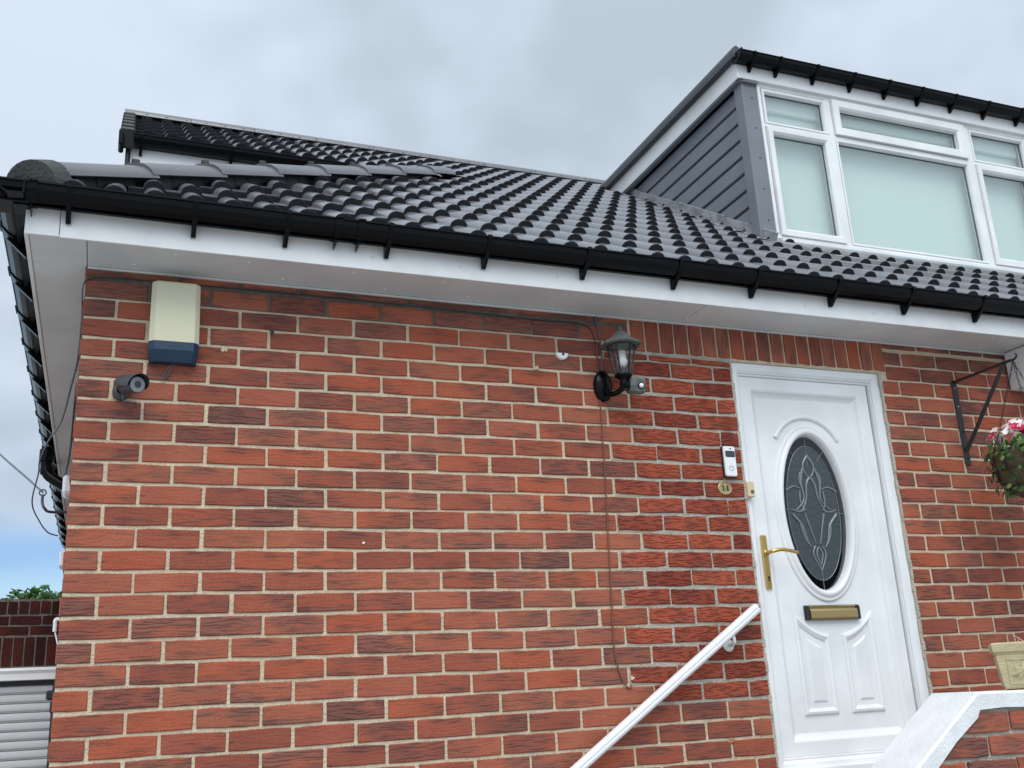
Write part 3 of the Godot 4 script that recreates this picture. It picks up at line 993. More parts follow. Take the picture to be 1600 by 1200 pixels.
func dormer() -> void:
	var zf := -0.85                       # face of the window frame
	var xl := 3.845
	var xr := 6.16
	var yb := 1.10
	var yt := 2.195
	# window: outer frame
	var s := st()
	frame_rect(s, xl, yb, xr, yt, zf - 0.07, zf, 0.032)
	box(s, Vector3(xl + 0.03, 1.885, zf - 0.07), Vector3(xr - 0.03, 1.912, zf - 0.003), 0.003)
	box(s, Vector3(4.372, yb + 0.02, zf - 0.07), Vector3(4.418, yt - 0.02, zf - 0.002), 0.003)
	box(s, Vector3(5.555, yb + 0.02, zf - 0.07), Vector3(5.612, yt - 0.02, zf - 0.002), 0.003)
	var win := put("dormer_window", s, M.upvc, house)
	var panes := []
	# sashes and beads: [outer x0, y0, x1, y1, bar width, proud]
	for q in [[3.880, 1.912, 4.370, 2.160, 0.020, 0.001], [3.880, 1.128, 4.370, 1.884, 0.045, 0.012], [4.422, 1.916, 5.553, 2.176, 0.062, 0.016], [4.419, 1.128, 5.554, 1.884, 0.020, 0.001], [5.613, 1.912, 6.130, 2.160, 0.020, 0.001], [5.615, 1.128, 6.130, 1.884, 0.050, 0.012]]:
		s = st()
		frame_rect(s, q[0], q[1], q[2], q[3], zf - 0.05, zf + q[5], q[4])
		put("sash", s, M.upvc, win)
		s = st()
		box(s, Vector3(q[0] + q[4] - 0.004, q[1] + q[4] - 0.004, zf - 0.036), Vector3(q[2] - q[4] + 0.004, q[3] - q[4] + 0.004, zf - 0.030))
		put("pane", s, M.pane, win)
		s = st()
		frame_rect(s, q[0] + q[4] - 0.003, q[1] + q[4] - 0.003, q[2] - q[4] + 0.003, q[3] - q[4] + 0.003, zf - 0.032, zf - 0.0275, 0.007)
		put("gasket", s, M.rubber, win)
	s = st()
	box(s, Vector3(xl + 0.02, yb + 0.02, zf - 0.12), Vector3(xr - 0.02, yt - 0.01, zf - 0.105))
	put("blind", s, M.blind, win)
	for q in [[xl + 0.03, 4.39], [4.41, 5.575], [5.595, xr - 0.03]]:
		s = st()
		box(s, Vector3(q[0], 2.055, zf - 0.104), Vector3(q[1], 2.175, zf - 0.075), 0.008)
		put("blind_cassette", s, M.blind, win)
	s = st()
	run_x(s, [[zf - 0.05, yb + 0.002], [zf - 0.05, yb - 0.03], [zf + 0.045, yb - 0.045], [zf + 0.05, yb - 0.035], [zf + 0.05, yb - 0.018], [zf + 0.002, yb + 0.002]], xl - 0.005, xr)
	put("sill", s, M.upvc, win)
	# wall above and beside the window
	s = st()
	box(s, Vector3(3.745, 0.95, zf - 0.06), Vector3(3.843, 2.20, zf - 0.006), 0.004)
	box(s, Vector3(3.728, 0.95, zf - 0.09), Vector3(3.752, 2.20, zf - 0.002), 0.004)
	var post := put("corner_post", s, M.grey_board, house)
	s = st()
	for k in 5:
		lathe(s, [[0.006, 0.0], [0.006, 0.001], [0.0, 0.003]], 8, Transform3D(Basis(Vector3(1, 0, 0), PI / 2), Vector3(3.80, 1.22 + k * 0.215, zf - 0.006)))
	stuff(put("post_nails", s, M.rubber, post))
	# cheek: horizontal boards cut to the roof slope, with a shadow groove under each
	var xc := 3.752
	var y := 1.118
	s = st()
	prism(s, PackedVector2Array([Vector2(-zf + 0.08, 0.95), Vector2(-zf + 0.08, 2.22), Vector2(2.75, 2.22)]), Transform3D(Basis(Vector3(0, 0, -1), Vector3(0, 1, 0), Vector3(1, 0, 0)), Vector3(xc + 0.012, 0, 0)), 0.02)
	var cheek := put("dormer_cheek", s, M.black_dull, house)
	s = st()
	prism(s, PackedVector2Array([Vector2(-zf - 0.02, 0.95), Vector2(-zf - 0.02, 2.3), Vector2(3.05, 2.3)]), Transform3D(Basis(Vector3(0, 0, -1), Vector3(0, 1, 0), Vector3(1, 0, 0)), Vector3(6.17, 0, 0)), 0.1)
	put("dormer_cheek", s, M.grey_board, house)
	var pitch := 0.1185
	for k in 10:
		var y0 := y + (k - 1) * pitch
		var y1 := minf(y0 + pitch - 0.013, 2.205)
		y0 = maxf(y0, 0.98)
		if y1 - y0 < 0.02: continue
		s = st()
		# board profile: flat face with a sloping lower lip
		var z_at := func(yy: float) -> float: return EAVE_Z - (yy - EAVE_Y) / TAN - 0.02
		var f0 := zf - 0.085
		var a := Vector3(xc, y0 + 0.012, f0); var b := Vector3(xc, y1, f0)
		var c := Vector3(xc, y1, z_at.call(y1)); var d := Vector3(xc, y0 + 0.012, z_at.call(y0 + 0.012))
		if d.z > f0 - 0.01: continue
		quad_out(s, a, b, c, d, Vector3(-1, 0, 0))
		var sh := Vector3(0.011, -0.005, 0)
		quad_out(s, a, d, d + sh, a + sh, Vector3(-1, -1, 0))
		quad_out(s, b, c, c + Vector3(0.012, 0, 0), b + Vector3(0.012, 0, 0), Vector3(0, 1, 0))
		quad_out(s, a + Vector3(0.012, 0, 0), b + Vector3(0.012, 0, 0), c + Vector3(0.012, 0, 0), d + Vector3(0.012, 0, 0), Vector3(1, 0, 0))
		put("cladding_board", s, M.grey_board, cheek)
	# lead flashing along the foot of the cheek: an upstand and an apron dressed over the tiles
	for k in 4:
		s = st()
		var u0 := 1.30 + k * 0.62
		var u1 := u0 + 0.65
		var lft := 0.006 * (k % 2)
		for i in 10:
			var ua := lerpf(u0, u1, i / 10.0)
			var ub := lerpf(u0, u1, (i + 1) / 10.0)
			var hgt := 0.10 + lft
			var wav := func(uu: float) -> float: return 0.055 + 0.012 * sin(uu * 21.0)
			var wd := func(uu: float) -> float: return 3.645 + 0.022 * sin(uu * 9.0 + k) + 0.01 * sin(uu * 23.0)
			quad_out(s, on_roof(xc - 0.012, ua, hgt), on_roof(xc - 0.012, ub, hgt), on_roof(xc - 0.014, ub, 0.05), on_roof(xc - 0.014, ua, 0.05), Vector3(-1, 0, 0))
			quad_out(s, on_roof(xc - 0.014, ua, 0.05), on_roof(xc - 0.014, ub, 0.05), on_roof(wd.call(ub), ub, wav.call(ub) * 0.9), on_roof(wd.call(ua), ua, wav.call(ua) * 0.9), Vector3(0, 1, 1))
			quad_out(s, on_roof(xc - 0.012, ua, hgt), on_roof(xc - 0.012, ub, hgt), on_roof(xc, ub, hgt + 0.004), on_roof(xc, ua, hgt + 0.004), Vector3(0, 1, 0))
		put("lead_flashing", s, M.lead, cheek)
	# lead apron under the sill
	s = st()
	var n := 40
	for i in n:
		var xa := lerpf(3.72, 6.3, float(i) / n)
		var xb := lerpf(3.72, 6.3, float(i + 1) / n)
		var dip := func(xx: float) -> float: return 0.010 * sin(xx * 23.0) + 0.006 * sin(xx * 61.0)
		quad_out(s, on_roof(xa, 1.52, 0.06), on_roof(xb, 1.52, 0.06), on_roof(xb, 1.325 + dip.call(xb), 0.046), on_roof(xa, 1.325 + dip.call(xa), 0.046), Vector3(0, 1, 1))
	put("lead_apron", s, M.lead, house)
	# flat roof: fascia front, barge board, trim, gutter
	s = st()
	box(s, Vector3(3.70, 2.195, zf - 0.02), Vector3(6.6, 2.335, zf + 0.025), 0.002)
	var fas := put("dormer_fascia", s, M.fascia, house)
	s = st()
	box(s, Vector3(3.690, 2.192, -3.05), Vector3(3.712, 2.330, zf + 0.0255), 0.002)
	put("barge_board", s, M.fascia, house)
	s = st()
	box(s, Vector3(3.700, 2.180, -2.9), Vector3(3.735, 2.1945, zf + 0.018), 0.003)
	box(s, Vector3(3.7, 2.178, zf - 0.015), Vector3(3.845, 2.1935, zf + 0.018), 0.003)
	put("grey_trim", s, M.grey_board, fas)
	s = st()
	run_z(s, [[3.648, 2.318], [3.668, 2.312], [3.70, 2.316], [3.70, 2.39], [3.680, 2.402], [3.660, 2.390], [3.650, 2.36]], -3.05, zf + 0.06)
	put("roof_edge_trim", s, M.trim_dark, house)
	s = st()
	box(s, Vector3(3.70, 2.335, -3.1), Vector3(6.6, 2.385, zf + 0.02))
	put("dormer_roof", s, M.lead, house)
	s = st()
	var gy := 2.286
	var gz := zf + 0.0255
	run_x(s, gutter_section(gy, gz, 1.0, 0.72), 3.672, 6.6)
	var g := put("dormer_gutter", s, M.black_plastic, house)
	for bx in [3.775, 3.975, 4.265, 4.565, 4.855, 5.14, 5.435, 5.735, 6.045]:
		s = st()
		fin(s, bx, gy, gz, 0.72)
		put("gutter_bracket", s, M.black_plastic, g)
	s = st()
	var e := gutter_section(gy, gz)
	run_x(s, [[gz - 0.002, gy + 0.056], [gz - 0.002, gy - 0.004], [gz + 0.050, gy - 0.006], [gz + 0.072, gy + 0.006], [gz + 0.092, gy + 0.025], [gz + 0.102, gy + 0.056]], 3.664, 3.676)
	put("gutter_stop_end", s, M.black_plastic, g)

# ---------------------------------------------------------------- door
func ring_xy(cx: float, cy: float, rx: float, ry: float, n: int) -> Array:
	var out := []
	for i in n: out.append(Vector2(cx + cos(TAU * i / n) * rx, cy + sin(TAU * i / n) * ry))
	return out

# lofts closed loops [[points2d, z], ...] from the outside in; the last may be filled
func loft(s: SurfaceTool, loops: Array, fill := false, smooth := false) -> void:
	s.set_smooth_group(0 if smooth else -1)
	for k in loops.size() - 1:
		var a: Array = loops[k][0]
		var b: Array = loops[k + 1][0]
		for i in a.size():
			var j := (i + 1) % a.size()
			quad(s, Vector3(a[i].x, a[i].y, loops[k][1]), Vector3(a[j].x, a[j].y, loops[k][1]), Vector3(b[j].x, b[j].y, loops[k + 1][1]), Vector3(b[i].x, b[i].y, loops[k + 1][1]))
	s.set_smooth_group(-1)
	if fill:
		var l: Array = loops[-1][0]
		var p := PackedVector2Array(l)
		var idx := Geometry2D.triangulate_polygon(p)
		for i in range(0, idx.size(), 3):
			var t := [l[idx[i]], l[idx[i + 1]], l[idx[i + 2]]]
			if (t[1] - t[0]).cross(t[2] - t[0]) < 0: t = [t[0], t[2], t[1]]
			tri(s, Vector3(t[0].x, t[0].y, loops[-1][1]), Vector3(t[1].x, t[1].y, loops[-1][1]), Vector3(t[2].x, t[2].y, loops[-1][1]))

const DX := 3.232      # the door leaf's middle
const DZ := -0.062     # face of the door's panel

func panel_loop(x0: float, x1: float, yb: float, y_tip: float, y_low: float, inset: float, flip: bool) -> Array:
	# outline of a lower panel: square foot, top scooped like the oval above it
	var out := [Vector2(x0 + inset, yb + inset), Vector2(x1 - inset, yb + inset)]
	for i in 9:
		var t := i / 8.0
		var x := lerpf(x1 - inset, x0 + inset, t)
		var f := (x - x0) / (x1 - x0)
		if flip: f = 1.0 - f
		var y := y_low + (y_tip - y_low) * pow(1.0 - f, 1.7)
		out.append(Vector2(x, y - inset * 1.25))
	return out

func front_door() -> void:
	# frame in the opening
	var fx0 := 2.803
	var fx1 := 3.674
	var yt := -0.047
	var yb := -1.86
	var s := st()
	frame_rect(s, fx0, yb, fx1, yt, -0.11, -0.014, 0.046)
	frame_rect(s, fx0 + 0.047, yb + 0.047, fx1 - 0.047, yt - 0.047, -0.11, -0.030, 0.010)
	var fr := put("door_frame", s, M.upvc, house)
	s = st()
	box(s, Vector3(fx0 + 0.02, yb - 0.03, -0.10), Vector3(fx1 - 0.02, yb + 0.02, 0.055), 0.006)
	put("threshold", s, M.upvc, fr)
	# ragged sealant down both sides
	s = st()
	rng.seed = 12
	for e in [fx0 - 0.003, fx1 + 0.004]:
		var y := yb
		while y < yt:
			var l := rng.randf_range(0.02, 0.06)
			var w := rng.randf_range(0.006, 0.011)
			box(s, Vector3(e - w, y, -0.03), Vector3(e + w, y + l, rng.randf_range(-0.006, 0.001)), 0.002)
			y += l * 0.9
	stuff(put("sealant", s, M.mortar_grey, fr))
	# leaf: stiles, then the panel with the oval cut through it
	s = st()
	var lx0 := 2.858
	var lx1 := 3.606
	var ly0 := -1.805
	var ly1 := -0.105
	var rect := func(i: float) -> Array: return [Vector2(lx0 + i, ly0 + i), Vector2(lx1 - i, ly0 + i), Vector2(lx1 - i, ly1 - i), Vector2(lx0 + i, ly1 - i)]
	loft(s, [[rect.call(0.0), -0.11], [rect.call(0.0), -0.040], [rect.call(0.003), -0.037], [rect.call(0.060), -0.037], [rect.call(0.068), -0.042], [rect.call(0.076), -0.052], [rect.call(0.088), DZ + 0.002], [rect.call(0.094), DZ]])
	# panel as a fan between the rectangle and the oval
	var n := 64
	var oc := Vector2(DX - 0.010, -0.738)
	var outer := []
	var q := rect.call(0.094) as Array
	var x0: float = q[0].x
	var x1: float = q[2].x
	var y0: float = q[0].y
	var y1: float = q[2].y
	for i in n:
		var d := Vector2(cos(TAU * i / n), sin(TAU * i / n) * 1.8)
		var t := 1e9
		if d.x > 1e-6: t = minf(t, (x1 - oc.x) / d.x)
		if d.x < -1e-6: t = minf(t, (x0 - oc.x) / d.x)
		if d.y > 1e-6: t = minf(t, (y1 - oc.y) / d.y)
		if d.y < -1e-6: t = minf(t, (y0 - oc.y) / d.y)
		outer.append(oc + d * t)
	# pull the nearest samples onto the corners so that the sheet is whole
	for cr in [Vector2(x0, y0), Vector2(x1, y0), Vector2(x1, y1), Vector2(x0, y1)]:
		var best := 0
		for i in n:
			if outer[i].distance_to(cr) < outer[best].distance_to(cr): best = i
		outer[best] = cr
	loft(s, [[outer, DZ], [ring_xy(oc.x, oc.y, 0.214, 0.402, n), DZ]])
	loft(s, [[ring_xy(oc.x, oc.y, 0.178, 0.364, n), DZ], [ring_xy(oc.x, oc.y, 0.178, 0.364, n), -0.105]])
	var leaf := put("door", s, M.upvc, house)
	# oval surround
	s = st()
	loft(s, [[ring_xy(oc.x, oc.y, 0.230, 0.418, n), DZ], [ring_xy(oc.x, oc.y, 0.226, 0.414, n), DZ + 0.008], [ring_xy(oc.x, oc.y, 0.218, 0.406, n), DZ + 0.010], [ring_xy(oc.x, oc.y, 0.213, 0.401, n), DZ + 0.006],
		[ring_xy(oc.x, oc.y, 0.208, 0.396, n), DZ + 0.012], [ring_xy(oc.x, oc.y, 0.196, 0.384, n), DZ + 0.022], [ring_xy(oc.x, oc.y, 0.186, 0.373, n), DZ + 0.016], [ring_xy(oc.x, oc.y, 0.177, 0.363, n), DZ - 0.004], [ring_xy(oc.x, oc.y, 0.176, 0.362, n), DZ - 0.03]], false, true)
	put("oval_surround", s, M.upvc, leaf)
	# arched bead above the oval
	s = st()
	var pts := []
	for i in 25:
		var a := lerpf(-1.08, 1.08, i / 24.0)
		pts.append(Vector3(oc.x + sin(a) * 0.203, -0.485 + cos(a) * 0.203, DZ + 0.001))
	tube(s, pts, 0.0125, 10)
	put("arched_bead", s, M.upvc, leaf)
	# glass: dark rim, etched middle, bevelled leaves and lead
	s = st()
	loft(s, [[ring_xy(oc.x, oc.y, 0.178, 0.364, n), -0.080], [ring_xy(oc.x, oc.y, 0.146, 0.318, n), -0.080]])
	put("rim_glass", s, M.dark_glass, leaf)
	s = st()
	loft(s, [[ring_xy(oc.x, oc.y, 0.146, 0.318, n), -0.080]], true)
	put("oval_glass", s, M.etched_glass, leaf)
	s = st()
	for i in n:
		pass
	var ring := []
	for i in n + 1: ring.append(Vector3(oc.x + cos(TAU * i / n) * 0.146, oc.y + sin(TAU * i / n) * 0.318, -0.079))
	tube(s, ring, 0.0022, 5)
	tube(s, [Vector3(oc.x, oc.y + 0.36, -0.079), Vector3(oc.x, oc.y + 0.22, -0.079)], 0.0018, 5)
	tube(s, [Vector3(oc.x, oc.y - 0.36, -0.079), Vector3(oc.x, oc.y - 0.25, -0.079)], 0.0018, 5)
	tube(s, [Vector3(oc.x - 0.175, oc.y + 0.01, -0.079), Vector3(oc.x - 0.06, oc.y + 0.012, -0.079)], 0.0018, 5)
	tube(s, [Vector3(oc.x + 0.175, oc.y - 0.005, -0.079), Vector3(oc.x + 0.06, oc.y - 0.002, -0.079)], 0.0018, 5)
	for e in [-1, 1]:
		tube(s, [Vector3(oc.x + e * 0.150, oc.y + 0.19, -0.079), Vector3(oc.x + e * 0.05, oc.y + 0.20, -0.079)], 0.0014, 5)
		tube(s, [Vector3(oc.x + e * 0.10, oc.y + 0.30, -0.079), Vector3(oc.x + e * 0.055, oc.y + 0.245, -0.079)], 0.0014, 5)
	put("lead_came", s, M.lead_came, leaf)
	for e in [-1.0, 1.0]:
		for rb in [[[0, 0.27], [0.030, 0.225], [0.022, 0.185], [0, 0.160]], [[0.035, 0.21], [0.054, 0.14], [0.048, 0.06], [0.098, 0.008]], [[0.050, 0.19], [0.062, 0.155], [0.052, 0.11]], [[0.002, 0.165], [0.024, 0.13], [0.035, 0.06], [0.062, 0.012]], [[0.066, 0.10], [0.070, 0.05], [0.060, 0.02]],
				[[0.125, -0.010], [0.078, -0.065], [0.060, -0.13], [0.040, -0.165]], [[0.055, -0.005], [0.035, -0.07], [0.012, -0.15]], [[0.085, -0.055], [0.078, -0.10], [0.056, -0.15]], [[0.020, -0.16], [0.034, -0.20], [0.0, -0.275]], [[0.003, -0.165], [0.016, -0.20], [0.0, -0.25]], [[0.145, 0.10], [0.10, 0.12], [0.06, 0.11]], [[0.05, 0.012], [0.085, 0.0], [0.13, 0.012]]]:
			s = st()
			tube(s, curve(rb.map(func(p): return Vector3(oc.x + e * p[0], oc.y + p[1], -0.0785)), 8), 0.0078 if rb.size() > 3 else 0.0055, 6, 0.003)
			put("bevelled_glass", s, M.bevel_glass, leaf)
	# lower raised panels
	for e in [0, 1]:
		s = st()
		var a := 3.010 if e == 0 else 3.266
		var b := 3.194 if e == 0 else 3.450
		var pl := func(i: float) -> Array: return panel_loop(a, b, -1.640, -1.196, -1.298, i, e == 1)
		loft(s, [[pl.call(0.0), DZ], [pl.call(0.004), DZ + 0.010], [pl.call(0.013), DZ + 0.013], [pl.call(0.026), DZ + 0.005], [pl.call(0.030), DZ - 0.004], [pl.call(0.048), DZ - 0.004], [pl.call(0.058), DZ + 0.006], [pl.call(0.062), DZ + 0.007]], true)
		put("raised_panel", s, M.upvc, leaf)
	# letter plate
	s = st()
	box(s, Vector3(3.076, -1.236, DZ), Vector3(3.376, -1.170, DZ + 0.010), 0.003)
	box(s, Vector3(3.076, -1.236, DZ + 0.010), Vector3(3.096, -1.172, DZ + 0.024), 0.005)
	box(s, Vector3(3.358, -1.236, DZ + 0.010), Vector3(3.376, -1.172, DZ + 0.024), 0.005)
	var lp := put("letter_plate", s, M.black_dull, leaf)
	s = st()
	run_x(s, [[DZ + 0.010, -1.234], [DZ + 0.022, -1.234], [DZ + 0.0245, -1.226], [DZ + 0.0245, -1.196], [DZ + 0.020, -1.188], [DZ + 0.012, -1.184], [DZ + 0.015, -1.176], [DZ + 0.010, -1.172]], 3.0965, 3.3575)
	put("letter_flap", s, M.gold_satin, leaf)
	# handle: long plate, lever, keyhole
	s = st()
	box(s, Vector3(2.870, -1.098, -0.0365), Vector3(2.902, -0.858, -0.026), 0.004)
	put("handle_plate", s, M.brass, leaf)
	s = st()
	tube(s, curve([Vector3(2.887, -0.938, -0.028), Vector3(2.887, -0.938, 0.006), Vector3(2.898, -0.936, 0.020), Vector3(2.935, -0.930, 0.026), Vector3(2.985, -0.936, 0.026), Vector3(3.022, -0.942, 0.022)]), 0.0085, 10)
	lathe(s, [[0.016, 0.0], [0.016, 0.008], [0.010, 0.012]], 16, Transform3D(Basis(Vector3(1, 0, 0), PI / 2), Vector3(2.887, -0.938, -0.026)))
	put("handle", s, M.brass, leaf)
	s = st()
	lathe(s, [[0.0055, 0.0], [0.0055, 0.0015], [0.0, 0.0016]], 10, Transform3D(Basis(Vector3(1, 0, 0), PI / 2), Vector3(2.887, -1.046, -0.0262)))
	box(s, Vector3(2.884, -1.064, -0.0262), Vector3(2.890, -1.046, -0.0247))
	put("keyhole", s, M.black_dull, leaf)

# ---------------------------------------------------------------- fittings on the wall
func alarm_box() -> void:
	var t := thing("alarm_box", "cream burglar alarm box with dark blue lower band under the soffit", "alarm", Vector3(0.318, -0.23, 0))
	var xf := Transform3D(Basis(), Vector3(0.320, 0, 0))
	var prof := func(y: float, hw: float, ch: float, d: float) -> Array:
		return [Vector3(-hw, y, 0.004), Vector3(-hw, y, d - ch), Vector3(-hw + ch, y, d), Vector3(hw - ch, y, d), Vector3(hw, y, d - ch), Vector3(hw, y, 0.004)]
	var build := func(rings: Array) -> SurfaceTool:
		var s := st()
		for k in rings.size() - 1:
			for i in 5:
				quad(s, xf * rings[k][i], xf * rings[k][i + 1], xf * rings[k + 1][i + 1], xf * rings[k + 1][i])
		for e in [0, rings.size() - 1]:
			for i in range(1, 5):
				if e == 0: tri(s, xf * rings[e][0], xf * rings[e][i + 1], xf * rings[e][i])
				else: tri(s, xf * rings[e][0], xf * rings[e][i], xf * rings[e][i + 1])
		return s
	put("cover", build.call([prof.call(-0.172, 0.0895, 0.018, 0.066), prof.call(0.062, 0.087, 0.017, 0.066), prof.call(0.068, 0.084, 0.016, 0.060)]), M.cream_plastic, t)
	put("blue_band", build.call([prof.call(-0.246, 0.084, 0.020, 0.044), prof.call(-0.205, 0.0885, 0.019, 0.066), prof.call(-0.1725, 0.0890, 0.0185, 0.0655)]), M.blue_plastic, t)
	var s := st()
	for e in [0.0, 0.012]:
		tube(s, curve([Vector3(0.318 + e, -0.24, 0.02), Vector3(0.300 + e, -0.27, 0.014), Vector3(0.288 + e * 0.4, -0.306, 0.003)]), 0.0022, 5)
	put("lead_wire", s, M.cable_grey, t)

func security_camera() -> void:
	var t := thing("security_camera", "dark grey bullet security camera on a short wall bracket", "camera", Vector3(0.148, -0.345, 0))
	var s := st()
	lathe(s, [[0.0, 0.001], [0.031, 0.001], [0.031, 0.010], [0.026, 0.016], [0.014, 0.018], [0.013, 0.035], [0.017, 0.040]], 20, Transform3D(Basis(Vector3(1, 0, 0), PI / 2), Vector3(0.148, -0.362, 0)))
	tube(s, [Vector3(0.148, -0.362, 0.03), Vector3(0.163, -0.364, 0.060)], 0.013, 12)
	put("bracket", s, M.cam_grey, t)
	# body: points outwards, to the right and slightly down
	var ax := Vector3(0.42, -0.22, 0.88).normalized()
	var sx := Vector3.UP.cross(ax).normalized()
	var b := Basis(sx, ax, sx.cross(ax))
	var c := Vector3(0.155, -0.346, 0.045)
	s = st()
	lathe(s, [[0.0, 0.0], [0.026, 0.002], [0.031, 0.010], [0.031, 0.098], [0.029, 0.102], [0.029, 0.106]], 24, Transform3D(b, c))
	put("body", s, M.cam_grey, t)
	s = st()
	# sunshield: a shell over the top that runs past the lens
	for i in 14:
		for k in [[0.0385, 1.0], [0.0365, -1.0]]:
			var p := []
			for q in [[i, 0.004], [i + 1, 0.004], [i + 1, 1.0], [i, 1.0]]:
				var an: float = lerpf(-0.25, PI + 0.25, q[0] / 14.0)
				var l: float = 0.004 if q[1] < 0.5 else 0.112 + 0.022 * sin(an)
				p.append(c + b * Vector3(cos(an) * k[0], l, -sin(an) * k[0]))
			var m: Vector3 = (p[0] + p[2]) / 2 - (c + ax * 0.06)
			quad_out(s, p[0], p[1], p[2], p[3], m * k[1])
	put("sunshield", s, M.cam_grey, t)
	s = st()
	lathe(s, [[0.0275, 0.1065], [0.0115, 0.1075]], 24, Transform3D(b, c))
	put("led_ring", s, M.lens_ring, t)
	s = st()
	lathe(s, [[0.0117, 0.1045], [0.0117, 0.110], [0.0085, 0.1105], [0.0, 0.1085]], 20, Transform3D(b, c))
	put("lens", s, M.lens, t)
	s = st()
	tube(s, curve([c + ax * 0.004 + Vector3(-0.008, -0.018, 0), Vector3(0.160, -0.410, 0.030), Vector3(0.185, -0.416, 0.022), Vector3(0.205, -0.408, 0.010), Vector3(0.196, -0.396, 0.002)]), 0.0026, 6)
	put("tail_cable", s, M.cable_grey, t)

func wall_lantern() -> void:
	var t := thing("wall_lantern", "black six-sided coach lantern with bulb and motion sensor on the brick wall", "lamp", Vector3(2.10, -0.22, 0))
	var cx := 2.165
	var cz := 0.115
	var xf := Transform3D(Basis(), Vector3(cx, 0, cz))
	# back plate and arm
	var s := st()
	lathe(s, [[0.0, 0.0], [0.052, 0.0], [0.052, 0.012], [0.044, 0.020], [0.018, 0.026], [0.0, 0.028]], 24, Transform3D(Basis(Vector3(1, 0, 0), PI / 2).scaled_local(Vector3(0.85, 1, 1.35)), Vector3(2.118, -0.215, 0)))
	put("back_plate", s, M.black_plastic, t)
	s = st()
	tube(s, curve([Vector3(2.118, -0.228, 0.02), Vector3(2.125, -0.262, 0.045), Vector3(2.150, -0.262, 0.090), Vector3(cx, -0.235, cz), Vector3(cx, -0.198, cz)]), 0.012, 10)
	lathe(s, [[0.012, -0.245], [0.022, -0.232], [0.014, -0.222], [0.018, -0.212], [0.030, -0.205], [0.038, -0.200], [0.038, -0.194], [0.030, -0.190], [0.0, -0.190]], 18, xf)
	put("arm", s, M.black_plastic, t)
	# cage of six bars, glass between, roof and finial
	s = st()
	for i in 6:
		var a := TAU * i / 6 + 0.3
		bar(s, Vector3(cx + cos(a) * 0.036, -0.195, cz + sin(a) * 0.036), Vector3(cx + cos(a) * 0.062, -0.058, cz + sin(a) * 0.062), 0.007, 0.007, Vector3(cos(a), 0, sin(a)))
		var b2 := TAU * (i + 1) / 6 + 0.3
		bar(s, Vector3(cx + cos(a) * 0.062, -0.060, cz + sin(a) * 0.062), Vector3(cx + cos(b2) * 0.062, -0.060, cz + sin(b2) * 0.062), 0.006, 0.010)
		bar(s, Vector3(cx + cos(a) * 0.036, -0.193, cz + sin(a) * 0.036), Vector3(cx + cos(b2) * 0.036, -0.193, cz + sin(b2) * 0.036), 0.006, 0.010)
	put("cage", s, M.black_dull, t)
	for i in 6:
		s = st()
		var a := -(TAU * i / 6) + 0.3
		var b2 := -(TAU * (i + 1) / 6) + 0.3
		quad(s, Vector3(cx + cos(a) * 0.034, -0.192, cz + sin(a) * 0.034), Vector3(cx + cos(b2) * 0.034, -0.192, cz + sin(b2) * 0.034), Vector3(cx + cos(b2) * 0.060, -0.06, cz + sin(b2) * 0.060), Vector3(cx + cos(a) * 0.060, -0.06, cz + sin(a) * 0.060))
		put("glass_pane", s, M.lamp_glass, t)
	s = st()
	lathe(s, [[0.0, -0.062], [0.094, -0.062], [0.097, -0.057], [0.048, -0.026], [0.018, 0.004], [0.0, 0.012]], 6, xf, false, 0.3)
	var rf := put("lantern_roof", s, M.weathered_grey, t)
	s = st()
	lathe(s, [[0.008, 0.004], [0.006, 0.014], [0.012, 0.020], [0.012, 0.024], [0.004, 0.030], [0.0, 0.034]], 12, xf)
	put("finial", s, M.weathered_grey, rf)
	s = st()
	lathe(s, [[0.0, -0.085], [0.014, -0.090], [0.022, -0.104], [0.022, -0.116], [0.019, -0.128], [0.018, -0.160], [0.010, -0.162]], 16, Transform3D(Basis(Vector3(1, 0, 0), PI), Vector3(cx, -0.245, cz)))
	put("bulb", s, M.bulb, t)
	s = st()
	tube(s, [Vector3(cx, -0.19, cz), Vector3(cx, -0.163, cz)], 0.013, 12)
	put("bulb_holder", s, M.black_dull, t)
	# motion sensor to the right of the arm
	s = st()
	var sb := Transform3D(Basis(Vector3.UP, -0.05) * Basis(Vector3.RIGHT, 0.16), Vector3(2.223, -0.240, 0.112))
	box(s, Vector3(-0.036, -0.032, -0.030), Vector3(0.036, 0.034, 0.030), 0.008, sb)
	var sen := put("motion_sensor", s, M.weathered_grey, t)
	s = st()
	lathe(s, [[0.0145, 0.0], [0.0145, 0.006], [0.012, 0.007]], 18, sb * Transform3D(Basis(Vector3(1, 0, 0), PI / 2), Vector3(0.010, 0.0, 0.029)))
	put("sensor_rim", s, M.black_plastic, sen)
	s = st()
	lathe(s, [[0.0115, 0.003], [0.009, 0.010], [0.0, 0.013]], 16, sb * Transform3D(Basis(Vector3(1, 0, 0), PI / 2), Vector3(0.010, 0.0, 0.030)))
	put("sensor_lens", s, M.white_gloss, sen)
	s = st()
	tube(s, [Vector3(cx, -0.236, cz), Vector3(2.195, -0.240, 0.112)], 0.009, 10)
	lathe(s, [[0.010, -0.012], [0.013, 0.0], [0.010, 0.012], [0.0, 0.013]], 12, Transform3D(Basis(), Vector3(2.178, -0.238, 0.122)))
	put("sensor_joint", s, M.black_plastic, t)

func rounded(x0: float, y0: float, x1: float, y1: float, r: float) -> Array:
	var out := []
	for c in [[x0 + r, y0 + r, PI], [x1 - r, y0 + r, 1.5 * PI], [x1 - r, y1 - r, 0.0], [x0 + r, y1 - r, 0.5 * PI]]:
		for i in 5:
			var a: float = c[2] + PI / 2 * i / 4.0
			out.append(Vector2(c[0] + cos(a) * r, c[1] + sin(a) * r))
	return out

